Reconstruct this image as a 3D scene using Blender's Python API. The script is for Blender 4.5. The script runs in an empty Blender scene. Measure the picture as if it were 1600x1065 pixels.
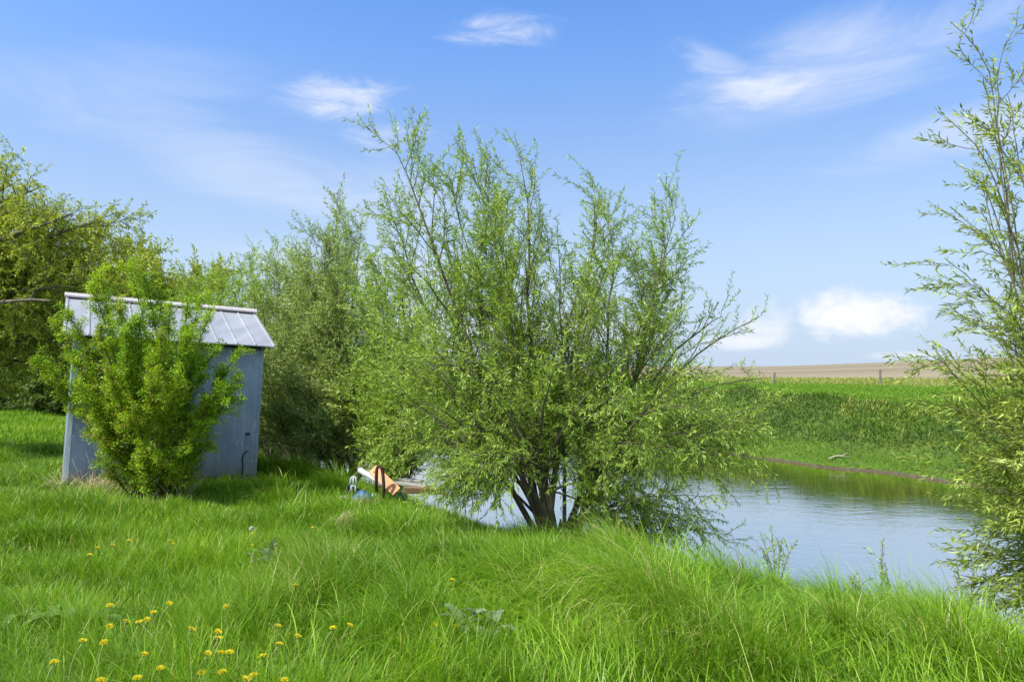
import bpy, math
import numpy as np
from mathutils import Vector, Matrix

# ------------------------------------------------------------------ camera, world, sun, exposure
S = bpy.context.scene
FPX = 1042.0                      # focal length in pixels of the 1600 px wide photograph
PITCH = math.radians(2.09)
CAMZ = 1.7
cam = bpy.data.cameras.new('camera')
cam.sensor_width = 36.0
cam.lens = 36.0 * FPX / 1600.0
cam.clip_start = 0.05
cam.clip_end = 9000.0
camo = bpy.data.objects.new('camera', cam)
S.collection.objects.link(camo)
camo.location = (0, 0, CAMZ)
camo.rotation_euler = (math.radians(90) + PITCH, 0, 0)
S.camera = camo

SUN_AZ = math.radians(-122)       # measured from +Y (view direction) towards +X; the sun stands to the left
SUN_EL = math.radians(53)
sun = bpy.data.lights.new('sun', 'SUN')
sun.energy = 2.35
sun.angle = math.radians(4.0)
sun.color = (1.0, 0.955, 0.88)
suno = bpy.data.objects.new('sun', sun)
S.collection.objects.link(suno)
sd = Vector((math.sin(SUN_AZ) * math.cos(SUN_EL), math.cos(SUN_AZ) * math.cos(SUN_EL), math.sin(SUN_EL)))
suno.rotation_euler = sd.to_track_quat('Z', 'Y').to_euler()

S.view_settings.view_transform = 'Standard'
S.view_settings.look = 'None'
S.view_settings.exposure = 1.55
S.view_settings.gamma = 1.0
S.view_settings.use_curve_mapping = False
S.cycles.max_bounces = 8
S.cycles.diffuse_bounces = 5
S.cycles.glossy_bounces = 3
S.cycles.transmission_bounces = 5
S.cycles.transparent_max_bounces = 8
S.cycles.use_denoising = True


def ray(px, py):
    """Direction in the world through a pixel of the photograph, per metre of Y."""
    u = (px - 800.0) / FPX
    v = (532.5 - py) / FPX
    d = np.array([u, math.cos(PITCH) - v * math.sin(PITCH), math.sin(PITCH) + v * math.cos(PITCH)])
    return d / d[1]


def at(px, py, Y):
    d = ray(px, py)
    return np.array([d[0] * Y, Y, CAMZ + d[2] * Y])


W = bpy.data.worlds.new('World')
S.world = W
W.use_nodes = True
wn, wl = W.node_tree.nodes, W.node_tree.links
wn.clear()


def nd(tree, kind, **kw):
    n = tree.nodes.new(kind)
    for k, v in kw.items():
        setattr(n, k, v)
    return n


def mth(tree, op, a, b=None, c=None, clamp=False):
    n = tree.nodes.new('ShaderNodeMath')
    n.operation = op
    n.use_clamp = clamp
    for i, x in enumerate((a, b, c)):
        if x is None:
            continue
        if isinstance(x, (int, float)):
            n.inputs[i].default_value = x
        else:
            tree.links.new(x, n.inputs[i])
    return n.outputs[0]


def build_sky():
    t = W.node_tree
    L = t.links.new
    out = nd(t, 'ShaderNodeOutputWorld')
    bg = nd(t, 'ShaderNodeBackground')
    bg.inputs['Strength'].default_value = 0.10
    sky = nd(t, 'ShaderNodeTexSky')
    sky.sky_type = 'NISHITA'
    sky.sun_disc = False
    sky.sun_elevation = SUN_EL
    sky.sun_rotation = SUN_AZ
    sky.altitude = 500
    sky.air_density = 1.0
    sky.dust_density = 0.6
    sky.ozone_density = 2.2
    hs = nd(t, 'ShaderNodeHueSaturation')
    hs.inputs['Hue'].default_value = 0.507
    hs.inputs['Saturation'].default_value = 1.28
    hs.inputs['Value'].default_value = SKY_VALUE
    L(sky.outputs[0], hs.inputs['Color'])
    tc = nd(t, 'ShaderNodeTexCoord')
    sp = nd(t, 'ShaderNodeSeparateXYZ')
    L(tc.outputs['Generated'], sp.inputs[0])
    X, Y, Z = sp.outputs
    az = mth(t, 'ARCTAN2', X, Y)
    el = mth(t, 'ARCSINE', Z)
    dip = mth(t, 'DIVIDE', mth(t, 'SUBTRACT', el, 0.24), 0.17)
    dip = mth(t, 'POWER', 2.718, mth(t, 'MULTIPLY', mth(t, 'MULTIPLY', dip, dip), -1.0))
    L(mth(t, 'MULTIPLY', mth(t, 'SUBTRACT', 1.0, mth(t, 'MULTIPLY', dip, 0.24)), SKY_VALUE), hs.inputs['Value'])
    # noise used by all clouds, in azimuth / elevation, stretched sideways
    cv = nd(t, 'ShaderNodeCombineXYZ')
    L(az, cv.inputs[0])
    L(el, cv.inputs[1])

    def noise(scale, sx, sy, rot=0.0, detail=6, dist=0.6, rough=0.55):
        mp = nd(t, 'ShaderNodeMapping')
        mp.inputs['Rotation'].default_value = (0, 0, rot)
        mp.inputs['Scale'].default_value = (sx, sy, 1)
        L(cv.outputs[0], mp.inputs[0])
        n = nd(t, 'ShaderNodeTexNoise')
        n.inputs['Scale'].default_value = scale
        n.inputs['Detail'].default_value = detail
        n.inputs['Roughness'].default_value = rough
        n.inputs['Distortion'].default_value = dist
        L(mp.outputs[0], n.inputs['Vector'])
        return n.outputs[0]

    nz_soft = noise(3.0, 1.0, 3.2, 0.25, 7, 0.8, 0.6)
    nz_fine = noise(9.0, 1.0, 3.5, 0.3, 8, 1.0, 0.65)
    nz_puff = noise(19.0, 1.0, 1.25, 0.0, 8, 0.3, 0.62)

    def blob(px, py, hw, hh, rot, amount, n, spread=1.0, power=1.0, gain=1.0):
        d = ray(px, py)
        a0 = math.atan2(d[0], 1.0)
        e0 = math.asin(d[2] / np.linalg.norm(d))
        k = 1.0 / FPX * math.cos(a0) ** 1.3
        da = mth(t, 'SUBTRACT', az, a0)
        de = mth(t, 'SUBTRACT', el, e0)
        c, s_ = math.cos(rot), math.sin(rot)
        u = mth(t, 'ADD', mth(t, 'MULTIPLY', da, c), mth(t, 'MULTIPLY', de, s_))
        v = mth(t, 'SUBTRACT', mth(t, 'MULTIPLY', de, c), mth(t, 'MULTIPLY', da, s_))
        u = mth(t, 'DIVIDE', u, hw * k)
        v = mth(t, 'DIVIDE', v, hh * k)
        r2 = mth(t, 'ADD', mth(t, 'MULTIPLY', u, u), mth(t, 'MULTIPLY', v, v))
        # break the outline up with the noise
        nn = mth(t, 'MULTIPLY', mth(t, 'SUBTRACT', n, 0.5), 2.6 * spread)
        m = mth(t, 'SUBTRACT', mth(t, 'ADD', 1.0, nn), r2)
        m = mth(t, 'MULTIPLY', m, gain / (1.0 + 0.4 * spread), clamp=True)
        mm = nd(t, 'ShaderNodeMapRange')
        mm.interpolation_type = 'SMOOTHSTEP'
        L(m, mm.inputs[0])
        res = mm.outputs[0]
        if power != 1.0:
            res = mth(t, 'POWER', res, power)
        return mth(t, 'MULTIPLY', res, amount)

    parts = []
    for a in CLOUDS:
        n = {'s': nz_soft, 'f': nz_fine, 'p': nz_puff}[a[6]]
        parts.append(blob(a[0], a[1], a[2], a[3], a[4], a[5], n, *(a[7:] or ())))
    # made-up bright cloud behind the viewer, added to the sky as fill light
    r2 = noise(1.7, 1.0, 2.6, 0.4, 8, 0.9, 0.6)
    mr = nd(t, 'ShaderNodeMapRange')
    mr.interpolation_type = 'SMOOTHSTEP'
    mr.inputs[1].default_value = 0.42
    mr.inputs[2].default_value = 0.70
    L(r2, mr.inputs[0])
    back = nd(t, 'ShaderNodeMapRange')          # keeps the added cloud behind the viewer, out of view
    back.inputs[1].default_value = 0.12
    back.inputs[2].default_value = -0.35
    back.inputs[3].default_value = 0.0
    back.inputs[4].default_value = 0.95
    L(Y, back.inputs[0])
    fill_cloud = mth(t, 'MULTIPLY', mr.outputs[0], back.outputs[0])
    # whitening towards the horizon
    e1 = mth(t, 'DIVIDE', mth(t, 'MAXIMUM', el, 0.0), 0.33)
    hz = mth(t, 'MULTIPLY', mth(t, 'POWER', 2.718, mth(t, 'MULTIPLY', mth(t, 'MULTIPLY', e1, e1), -1.0)), 0.97)
    hmix = nd(t, 'ShaderNodeMix', data_type='RGBA')
    L(hz, hmix.inputs['Factor'])
    L(hs.outputs[0], hmix.inputs[6])
    hmix.inputs[7].default_value = HORIZON_COL
    
    tot = None
    for p in parts:                     # 1 - prod(1 - p)
        q = mth(t, 'SUBTRACT', 1.0, p, clamp=True)
        tot = q if tot is None else mth(t, 'MULTIPLY', tot, q)
    mix = nd(t, 'ShaderNodeMix', data_type='RGBA')
    L(tot, mix.inputs['Factor'])
    mix.inputs[6].default_value = CLOUD_COL
    L(hmix.outputs[2], mix.inputs[7])
    mix2 = nd(t, 'ShaderNodeMix', data_type='RGBA')      # added unseen fill cloud, brighter than the clouds in view
    L(fill_cloud, mix2.inputs['Factor'])
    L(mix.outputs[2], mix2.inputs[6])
    mix2.inputs[7].default_value = FILL_CLOUD_COL
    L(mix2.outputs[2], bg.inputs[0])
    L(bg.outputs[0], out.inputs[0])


SKY_VALUE = 1.0
FILL_CLOUD_COL = (11.0, 10.9, 10.8, 1)  # unseen added cloud, set bright to fill the shade
HORIZON_COL = (1.88, 2.34, 3.02, 1)
CLOUD_COL = (3.45, 3.5, 3.68, 1)
# px, py, half width, half height (photo pixels), tilt, amount, noise
CLOUDS = [
    (1310, 105, 330, 95, 0.14, 0.55, 's', 1.0, 1.5),
    (1195, 140, 110, 34, -0.06, 0.55, 'f', 0.9, 1.5),
    (1110, 98, 90, 30, -0.5, 0.30, 'f', 0.9, 1.6),
    (782, 48, 120, 32, 0.0, 0.62, 'f', 0.8, 1.9),
    (528, 154, 135, 42, 0.10, 0.60, 'f', 0.8, 1.9),
    (610, 212, 90, 34, 0.0, 0.42, 'f', 0.9, 1.7),
    (400, 265, 360, 75, -0.20, 0.34, 's', 0.9, 1.3),
    (620, 330, 220, 90, 0.0, 0.24, 's', 0.8, 1.3),
    (190, 120, 300, 70, 0.2, 0.20, 's', 0.9, 1.3),
    (1480, 215, 220, 55, 0.1, 0.36, 's', 1.0, 1.5),
    (1330, 490, 108, 52, 0.0, 0.97, 'p', 1.1, 1.1, 1.15),
    (1200, 508, 60, 42, 0.0, 0.85, 'p', 1.0, 1.1, 1.0),
    (1150, 535, 60, 18, 0.0, 0.7, 'p', 0.5, 1.0),
    (1420, 555, 80, 10, 0.0, 0.5, 'p', 0.5, 1.0),
    (640, 470, 330, 120, -0.1, 0.45, 's', 0.8, 1.2),
    (830, 520, 260, 40, 0.0, 0.75, 'p', 0.8, 1.0),
]
build_sky()

# ------------------------------------------------------------------ helpers
COL = S.collection
GOLD = 2.399963


def link(name, me, mat=None, parent=None, loc=None):
    o = bpy.data.objects.new(name, me)
    COL.objects.link(o)
    if mat is not None and me is not None:
        for m in (mat if isinstance(mat, (list, tuple)) else (mat,)):
            me.materials.append(m)
    if parent is not None:
        o.parent = parent
        # meshes are written in world coordinates; shift them into the parent's frame
        mw = Matrix.Identity(4)
        q = parent
        while q is not None:
            mw = q.matrix_basis @ mw
            q = q.parent
        me.transform(mw.inverted())
    if loc is not None:
        o.location = loc
    return o


def tag(o, label=None, cat=None, group=None, kind=None):
    if label:
        o['label'] = label
    if cat:
        o['category'] = cat
    if group:
        o['group'] = group
    if kind:
        o['kind'] = kind
    return o


def thing(name, loc, label, cat, group=None):
    o = bpy.data.objects.new(name, None)
    o.empty_display_size = 0.2
    o.matrix_basis = Matrix.Translation(Vector([float(c) for c in loc]))
    COL.objects.link(o)
    return tag(o, label, cat, group)


def np_mesh(name, verts, faces_list, tint=None, smooth=False, mat_index=None):
    """verts (N,3); faces_list: list of int arrays (M,k)."""
    me = bpy.data.meshes.new(name)
    verts = np.ascontiguousarray(verts, np.float32)
    me.vertices.add(len(verts))
    me.vertices.foreach_set('co', verts.ravel())
    idx = np.concatenate([np.asarray(f, np.int32).ravel() for f in faces_list])
    sizes = np.concatenate([np.full(len(f), f.shape[1], np.int32) for f in faces_list])
    starts = np.zeros(len(sizes), np.int32)
    starts[1:] = np.cumsum(sizes)[:-1]
    me.loops.add(len(idx))
    me.loops.foreach_set('vertex_index', idx)
    me.polygons.add(len(sizes))
    me.polygons.foreach_set('loop_start', starts)
    me.polygons.foreach_set('loop_total', sizes)
    if smooth:
        me.polygons.foreach_set('use_smooth', np.ones(len(sizes), bool))
    if mat_index is not None:
        me.polygons.foreach_set('material_index', np.asarray(mat_index, np.int32))
    me.update(calc_edges=True)
    if tint is not None:
        a = me.attributes.new('tint', 'FLOAT', 'POINT')
        a.data.foreach_set('value', np.ascontiguousarray(tint, np.float32))
    return me


class MB:
    """Collects shapes into one mesh."""

    def __init__(self):
        self.v, self.f, self.n = [], [], 0

    def add(self, verts, faces):
        self.v.append(np.asarray(verts, float))
        for fc in faces:
            self.f.append([i + self.n for i in fc])
        self.n += len(verts)

    def box(self, c, u, v, w, su, sv, sw):
        """box centred at c with axes u, v, w and full sizes."""
        c, u, v, w = [np.asarray(a, float) for a in (c, u, v, w)]
        P = []
        for a in (-.5, .5):
            for b in (-.5, .5):
                for d in (-.5, .5):
                    P.append(c + u * su * a + v * sv * b + w * sw * d)
        self.add(P, [(0, 1, 3, 2), (4, 6, 7, 5), (0, 4, 5, 1), (2, 3, 7, 6), (0, 2, 6, 4), (1, 5, 7, 3)])

    def prism(self, pts, d):
        pts = [np.asarray(p, float) for p in pts]
        d = np.asarray(d, float)
        k = len(pts)
        self.add(pts + [p + d for p in pts],
                 [tuple(range(k))[::-1], tuple(range(k, 2 * k))] + [(i, (i + 1) % k, (i + 1) % k + k, i + k) for i in range(k)])

    def tube(self, pts, rad, n=8, cap=True):
        v, f = tube_np(np.asarray(pts, float), rad, n)
        fl = [tuple(r) for r in f]
        if cap:
            k = len(pts)
            fl += [tuple(range(n))[::-1], tuple(range((k - 1) * n, k * n))]
        self.add(v, fl)

    def build(self, name, mat, parent=None, smooth=False, bevel=0.0):
        me = bpy.data.meshes.new(name)
        me.from_pydata(np.concatenate(self.v).tolist(), [], self.f)
        me.validate()
        if smooth:
            for p in me.polygons:
                p.use_smooth = True
        o = link(name, me, mat, parent)
        if bevel:
            b = o.modifiers.new('bevel', 'BEVEL')
            b.width = bevel
            b.segments = 2
            b.limit_method = 'ANGLE'
        return o


def tube_np(P, rad, n):
    P = np.asarray(P, float)
    k = len(P)
    rad = np.broadcast_to(np.asarray(rad, float), (k,))
    T = np.gradient(P, axis=0)
    T /= np.linalg.norm(T, axis=1)[:, None] + 1e-9
    ref = np.array([0.31, 0.77, 0.55])
    if abs(T[0] @ ref) > 0.93:
        ref = np.array([0.9, -0.3, 0.2])
    A = np.cross(T, ref)
    A /= np.linalg.norm(A, axis=1)[:, None] + 1e-9
    B = np.cross(T, A)
    an = np.arange(n) * 2 * math.pi / n
    V = P[:, None, :] + rad[:, None, None] * (np.cos(an)[None, :, None] * A[:, None, :] + np.sin(an)[None, :, None] * B[:, None, :])
    i = np.arange(k - 1)[:, None] * n
    j = np.arange(n)[None, :]
    j2 = (j + 1) % n
    F = np.stack([i + j, i + j2, i + n + j2, i + n + j], -1).reshape(-1, 4)
    return V.reshape(-1, 3), F


def nrm(a):
    return a / (np.linalg.norm(a, axis=-1, keepdims=True) + 1e-9)


# ------------------------------------------------------------------ terrain
def hash_noise(x, y, sc, seed):
    """cheap smooth value noise, vectorised"""
    x = np.asarray(x, float) * sc + seed * 13.7
    y = np.asarray(y, float) * sc + seed * 7.3
    xi, yi = np.floor(x), np.floor(y)
    fx, fy = x - xi, y - yi
    fx, fy = fx * fx * (3 - 2 * fx), fy * fy * (3 - 2 * fy)

    def h(a, b):
        v = np.sin(a * 127.1 + b * 311.7 + seed * 74.7) * 43758.5453
        return v - np.floor(v)
    return (h(xi, yi) * (1 - fx) + h(xi + 1, yi) * fx) * (1 - fy) + (h(xi, yi + 1) * (1 - fx) + h(xi + 1, yi + 1) * fx) * fy


WATER_Z = -1.3
NX, NY = 0.77, 0.63
SC = 5.42


def st(x, y):
    s, t = NX * x + NY * y - SC, NY * x - NX * y
    adj = np.clip(-0.20 * (t + 4.2) + 0.28, -.45, .7)
    return s + adj * np.clip((8 - s) / 5, 0, 1), t


def far_shore(t):
    return 14.3 - 0.09 * np.clip(t + 8.5, 0, 6) ** 2 * 0.9 + 0.25 * np.sin(t * 0.8) + 0.12 * np.sin(t * 2.3 + 1)


_ps = np.linspace(-12, 80, 3000)
_pz = np.interp(_ps, [-12, -4.4, -1.8, -0.2, 0.5, 2.3, 5, 10, 12.9, 13.95, 14.0, 14.14, 15.6, 17.7, 18.7, 30, 45, 80],
                [0.0, 0.0, -0.15, -0.30, -0.50, -1.36, -2.3, -2.3, -1.65, -1.38, -1.33, -1.21, -0.86, 0.40, 0.60, 0.46, 0.22, 0.36])


def _soft(z, n):
    k = np.hanning(n)
    k /= k.sum()
    return np.convolve(np.pad(z, n // 2, 'edge'), k, 'same')[n // 2: n // 2 + len(z)]


_pz2 = np.where((_ps > 12.5) & (_ps < 15.2), _pz, _soft(_pz, 31))


MOUNDS = [(-1.25, 7.25, .55, .16), (-.35, 6.2, .45, .10), (.9, 5.0, .5, .06), (1.95, 4.6, .5, .12), (-5.2, 7.9, .7, .18), (-4.4, 6.5, .6, .12), (-2.5, 7.8, .5, .10),
          (-3.4, 7.4, .45, .08), (.3, 4.2, .35, .10), (-1.6, 5.6, .5, .07)]


def mound(x, y):
    z = 0
    for mx, my, r, a in MOUNDS:
        z = z + a * np.exp(-((x - mx) ** 2 + (y - my) ** 2) / (r * r * .6))
    return z


def height(x, y):
    x = np.asarray(x, float)
    y = np.asarray(y, float)
    s, t = st(x, y)
    fs = far_shore(t)
    sw = np.where(s > 7, 7 + (s - 7) * (14.0 - 7) / (fs - 7), s)     # warp so the far shore lands on 14
    sw = np.where(s > fs, 14.0 + (s - fs), sw)
    z = np.interp(sw, _ps, _pz2)
    # the pond closes at both ends
    end = np.clip((t + 34) / 6, 0, 1) * np.clip((16 - t) / 6, 0, 1)
    end = end * end * (3 - 2 * end)
    z = np.where(s < 25, z * end + (1 - end) * np.interp(s, [-5, 22], [0, 0.4]), z)
    bump = (hash_noise(x, y, 0.55, 1) - .5) * 0.12 + (hash_noise(x, y, 1.5, 2) - .5) * 0.13 - .02
    far_rough = np.clip((sw - 15.4) / .8, 0, 1) * np.clip((20 - sw) / 1.5, 0, 1)
    bump = bump * np.where(s > 0, np.where(s < 3, 0.6, 1.0), 1.0)
    bump = bump + .55 * mound(x, y)
    bump = bump * np.where((sw > 12) & (sw < 15), 0.25, 1.0) + far_rough * ((hash_noise(x, y, 0.5, 5) - .5) * 0.5 + (hash_noise(x, y, 1.2, 6) - .5) * 0.2)
    r = np.hypot(x, y)
    bump = bump * np.clip(1 - (r - 40) / 60, 0.15, 1)
    z = z + bump
    # the field climbs slowly towards the skyline, more on the right than on the left
    q = np.clip((x / np.maximum(np.abs(y), 1.0) - 0.384) / 0.24, -0.6, 2.0)
    top = 0.35 + 5.6 * np.clip(q, 0.05, 1.5)
    f = np.clip((r - 55) / 645, 0, 1)
    z = z + np.where(y > 0, (top - 0.3) * f ** 0.9, 0) * np.where(r < 760, 1, np.clip(1 - (r - 760) / 400, 0, 1))
    z = z - np.clip((r - 900) / 2000, 0, 1) * 8
    return z


def on_ground(px, py, ymin=2.0, ymax=90.0):
    d = ray(px, py)
    Y = np.linspace(ymin, ymax, 20000)
    z = CAMZ + d[2] * Y
    hit = np.nonzero(z < height(d[0] * Y, Y))[0]
    y = Y[hit[0]] if len(hit) else ymax
    return np.array([d[0] * y, y, float(height(d[0] * y, y))])


# ------------------------------------------------------------------ materials
def mat_new(name):
    m = bpy.data.materials.new(name)
    m.use_nodes = True
    t = m.node_tree
    t.nodes.clear()
    out = nd(t, 'ShaderNodeOutputMaterial')
    return m, t, out


def ramp(t, stops, fac=None):
    r = nd(t, 'ShaderNodeValToRGB')
    els = r.color_ramp.elements
    while len(els) > 1:
        els.remove(els[-1])
    els[0].position, els[0].color = stops[0][0], (*stops[0][1], 1)
    for p, c in stops[1:]:
        e = els.new(p)
        e.color = (*c, 1)
    if fac is not None:
        t.links.new(fac, r.inputs[0])
    return r.outputs[0]


def tex_noise(t, scale, detail=5, rough=0.6, coord='Object', stretch=None, dist=0.0):
    tc = nd(t, 'ShaderNodeTexCoord')
    n = nd(t, 'ShaderNodeTexNoise')
    n.inputs['Scale'].default_value = scale
    n.inputs['Detail'].default_value = detail
    n.inputs['Roughness'].default_value = rough
    n.inputs['Distortion'].default_value = dist
    if stretch:
        mp = nd(t, 'ShaderNodeMapping')
        mp.inputs['Scale'].default_value = stretch
        t.links.new(tc.outputs[coord], mp.inputs[0])
        t.links.new(mp.outputs[0], n.inputs['Vector'])
    else:
        t.links.new(tc.outputs[coord], n.inputs['Vector'])
    return n.outputs[0]


def leafy(name, stops, trans=0.4, rough=0.5, spec=0.25, tcol=(1.25, 1.15, 0.55)):
    """leaf or grass blade: coloured by each blade's own tint, lets some light through"""
    m, t, out = mat_new(name)
    a = nd(t, 'ShaderNodeAttribute', attribute_name='tint')
    c = ramp(t, stops, a.outputs['Fac'])
    p = nd(t, 'ShaderNodeBsdfPrincipled')
    p.inputs['Roughness'].default_value = rough
    p.inputs['Specular IOR Level'].default_value = spec
    t.links.new(c, p.inputs['Base Color'])
    tr = nd(t, 'ShaderNodeBsdfTranslucent')
    mu = nd(t, 'ShaderNodeMix', data_type='RGBA', blend_type='MULTIPLY')
    mu.inputs['Factor'].default_value = 1
    t.links.new(c, mu.inputs[6])
    mu.inputs[7].default_value = (*tcol, 1)
    t.links.new(mu.outputs[2], tr.inputs[0])
    mx = nd(t, 'ShaderNodeMixShader')
    mx.inputs[0].default_value = trans
    t.links.new(p.outputs[0], mx.inputs[1])
    t.links.new(tr.outputs[0], mx.inputs[2])
    t.links.new(mx.outputs[0], out.inputs[0])
    return m


def plain(name, stops, scale=6.0, rough=0.7, metal=0.0, spec=0.4, bump=0.0, stretch=None, detail=6, coord='Object'):
    m, t, out = mat_new(name)
    n = tex_noise(t, scale, detail, 0.62, coord, stretch)
    c = ramp(t, stops, n)
    p = nd(t, 'ShaderNodeBsdfPrincipled')
    p.inputs['Roughness'].default_value = rough
    p.inputs['Metallic'].default_value = metal
    p.inputs['Specular IOR Level'].default_value = spec
    t.links.new(c, p.inputs['Base Color'])
    if bump:
        b = nd(t, 'ShaderNodeBump')
        b.inputs['Strength'].default_value = bump
        b.inputs['Distance'].default_value = 0.02
        t.links.new(n, b.inputs['Height'])
        t.links.new(b.outputs[0], p.inputs['Normal'])
    t.links.new(p.outputs[0], out.inputs[0])
    return m


M = {}
M['grass'] = leafy('grass_blades', [(0.0, (0.092, 0.192, 0.013)), (0.3, (0.149, 0.298, 0.015)), (0.65, (0.238, 0.435, 0.021)),
                                    (0.88, (0.379, 0.548, 0.048)), (0.93, (0.527, 0.564, 0.144)), (1.0, (0.750, 0.670, 0.287))], 0.42, 0.42, 0.35)
M['lawn'] = leafy('lawn_blades', [(0.0, (0.094, 0.200, 0.012)), (0.5, (0.180, 0.353, 0.018)), (0.9, (0.296, 0.466, 0.035)),
                                  (1.0, (0.625, 0.506, 0.180))], 0.42, 0.5, 0.25)
M['bank'] = leafy('bank_blades', [(0.0, (0.085, 0.150, 0.034)), (0.4, (0.131, 0.286, 0.016)), (0.62, (0.206, 0.330, 0.035)), (0.8, (0.331, 0.343, 0.099)),
                                  (1.0, (0.607, 0.483, 0.218))], 0.40, 0.6, 0.2)
M['dry'] = leafy('dry_grass', [(0.0, (0.36, 0.29, 0.14)), (1.0, (0.62, 0.53, 0.34))], 0.25, 0.6, 0.2, (1, 1, 0.9))
M['willow'] = leafy('willow_leaves', [(0.0, (0.127, 0.216, 0.027)), (0.45, (0.257, 0.411, 0.044)), (0.8, (0.413, 0.586, 0.093)), (1.0, (0.620, 0.740, 0.202))], 0.40, 0.42, 0.45)
M['willow_grey'] = leafy('grey_willow_leaves', [(0.0, (0.151, 0.222, 0.071)), (0.5, (0.281, 0.396, 0.102)), (0.85, (0.436, 0.569, 0.198)), (1.0, (0.629, 0.750, 0.348))], 0.36, 0.5, 0.35)
M['willow_near'] = leafy('near_willow_leaves', [(0.0, (0.156, 0.218, 0.029)), (0.5, (0.289, 0.394, 0.056)), (0.85, (0.437, 0.560, 0.113)), (1.0, (0.645, 0.735, 0.251))], 0.38, 0.4, 0.45)
M['olive'] = leafy('olive_leaves', [(0.0, (0.155, 0.214, 0.020)), (0.5, (0.321, 0.410, 0.037)), (1.0, (0.558, 0.635, 0.088))], 0.40, 0.5, 0.3)
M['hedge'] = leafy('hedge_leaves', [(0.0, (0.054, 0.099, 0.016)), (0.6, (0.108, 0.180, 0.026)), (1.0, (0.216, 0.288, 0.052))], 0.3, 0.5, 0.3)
M['bush'] = leafy('bush_leaves', [(0.0, (0.125, 0.246, 0.010)), (0.5, (0.244, 0.427, 0.016)), (0.85, (0.386, 0.583, 0.025)), (1.0, (0.537, 0.679, 0.050))], 0.42, 0.45, 0.3)
M['bush_bloom'] = leafy('bush_blossom', [(0.0, (0.24, 0.22, 0.02)), (0.6, (0.42, 0.36, 0.03)), (1.0, (0.58, 0.50, 0.10))], 0.35, 0.5, 0.2, (1.1, 1.0, .6))
M['sage'] = leafy('sage_leaves', [(0.0, (0.120, 0.176, 0.077)), (1.0, (0.270, 0.336, 0.210))], 0.3, 0.55, 0.3, (1, 1, .8))
M['broad'] = leafy('broad_leaves', [(0.0, (0.07, 0.15, 0.018)), (1.0, (0.20, 0.31, 0.06))], 0.35, 0.45, 0.35)
M['petal'] = leafy('dandelion_petals', [(0.0, (0.66, 0.56, 0.010)), (1.0, (0.75, 0.70, 0.04))], 0.25, 0.5, 0.2, (1, 0.95, .5))
M['fluff'] = leafy('seed_fluff', [(0.0, (0.6, 0.6, 0.55)), (1.0, (0.85, 0.85, 0.8))], 0.4, 0.7, 0.1, (1, 1, 1))
M['stem'] = plain('flower_stem', [(0.3, (0.20, 0.26, 0.07)), (0.7, (0.30, 0.32, 0.12))], 20, 0.5)
M['bark'] = plain('willow_bark', [(0.3, (0.055, 0.048, 0.032)), (0.55, (0.115, 0.10, 0.065)), (0.75, (0.19, 0.17, 0.115))], 9, 0.85, bump=0.5, stretch=(1, 1, .3))
M['bark_dark'] = plain('dark_bark', [(0.3, (0.030, 0.024, 0.018)), (0.7, (0.085, 0.068, 0.048))], 12, 0.9, bump=0.6, stretch=(1, 1, .3))
M['twig'] = plain('green_twig_bark', [(0.3, (0.13, 0.12, 0.055)), (0.7, (0.21, 0.19, 0.085))], 9, 0.8)
M['deadwood'] = plain('bleached_wood', [(0.3, (0.22, 0.20, 0.15)), (0.7, (0.38, 0.35, 0.28))], 14, 0.85, bump=0.4, stretch=(1, 1, .2))


def ground_mat():
    m, t, out = mat_new('soil_and_thatch')
    n1 = tex_noise(t, 0.9, 6, 0.6)
    n2 = tex_noise(t, 14, 6, 0.7)
    c1 = ramp(t, [(0.30, (0.055, 0.11, 0.012)), (0.55, (0.085, 0.18, 0.016)), (0.75, (0.13, 0.20, 0.03))], n1)
    c2 = ramp(t, [(0.35, (0.055, 0.045, 0.025)), (0.6, (0.09, 0.12, 0.022)), (0.8, (0.17, 0.15, 0.06))], n2)
    mx = nd(t, 'ShaderNodeMix', data_type='RGBA')
    mx.inputs['Factor'].default_value = 0.5
    t.links.new(c1, mx.inputs[6])
    t.links.new(c2, mx.inputs[7])
    # bare mud at and under the waterline
    tc = nd(t, 'ShaderNodeTexCoord')
    sp = nd(t, 'ShaderNodeSeparateXYZ')
    t.links.new(tc.outputs['Object'], sp.inputs[0])
    mr = nd(t, 'ShaderNodeMapRange')
    mr.inputs[1].default_value = WATER_Z + 0.075
    mr.inputs[2].default_value = WATER_Z + 0.03
    z = mth(t, 'ADD', sp.outputs[2], mth(t, 'MULTIPLY', mth(t, 'SUBTRACT', n2, 0.5), 0.10))
    t.links.new(z, mr.inputs[0])
    mud = ramp(t, [(0.3, (0.045, 0.036, 0.024)), (0.7, (0.12, 0.10, 0.065))], n2)
    m2 = nd(t, 'ShaderNodeMix', data_type='RGBA')
    t.links.new(mr.outputs[0], m2.inputs['Factor'])
    t.links.new(mx.outputs[2], m2.inputs[6])
    t.links.new(mud, m2.inputs[7])
    p = nd(t, 'ShaderNodeBsdfPrincipled')
    p.inputs['Roughness'].default_value = 0.9
    p.inputs['Specular IOR Level'].default_value = 0.15
    t.links.new(m2.outputs[2], p.inputs['Base Color'])
    b = nd(t, 'ShaderNodeBump')
    b.inputs['Strength'].default_value = 0.7
    b.inputs['Distance'].default_value = 0.06
    t.links.new(n2, b.inputs['Height'])
    t.links.new(b.outputs[0], p.inputs['Normal'])
    t.links.new(p.outputs[0], out.inputs[0])
    return m


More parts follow.
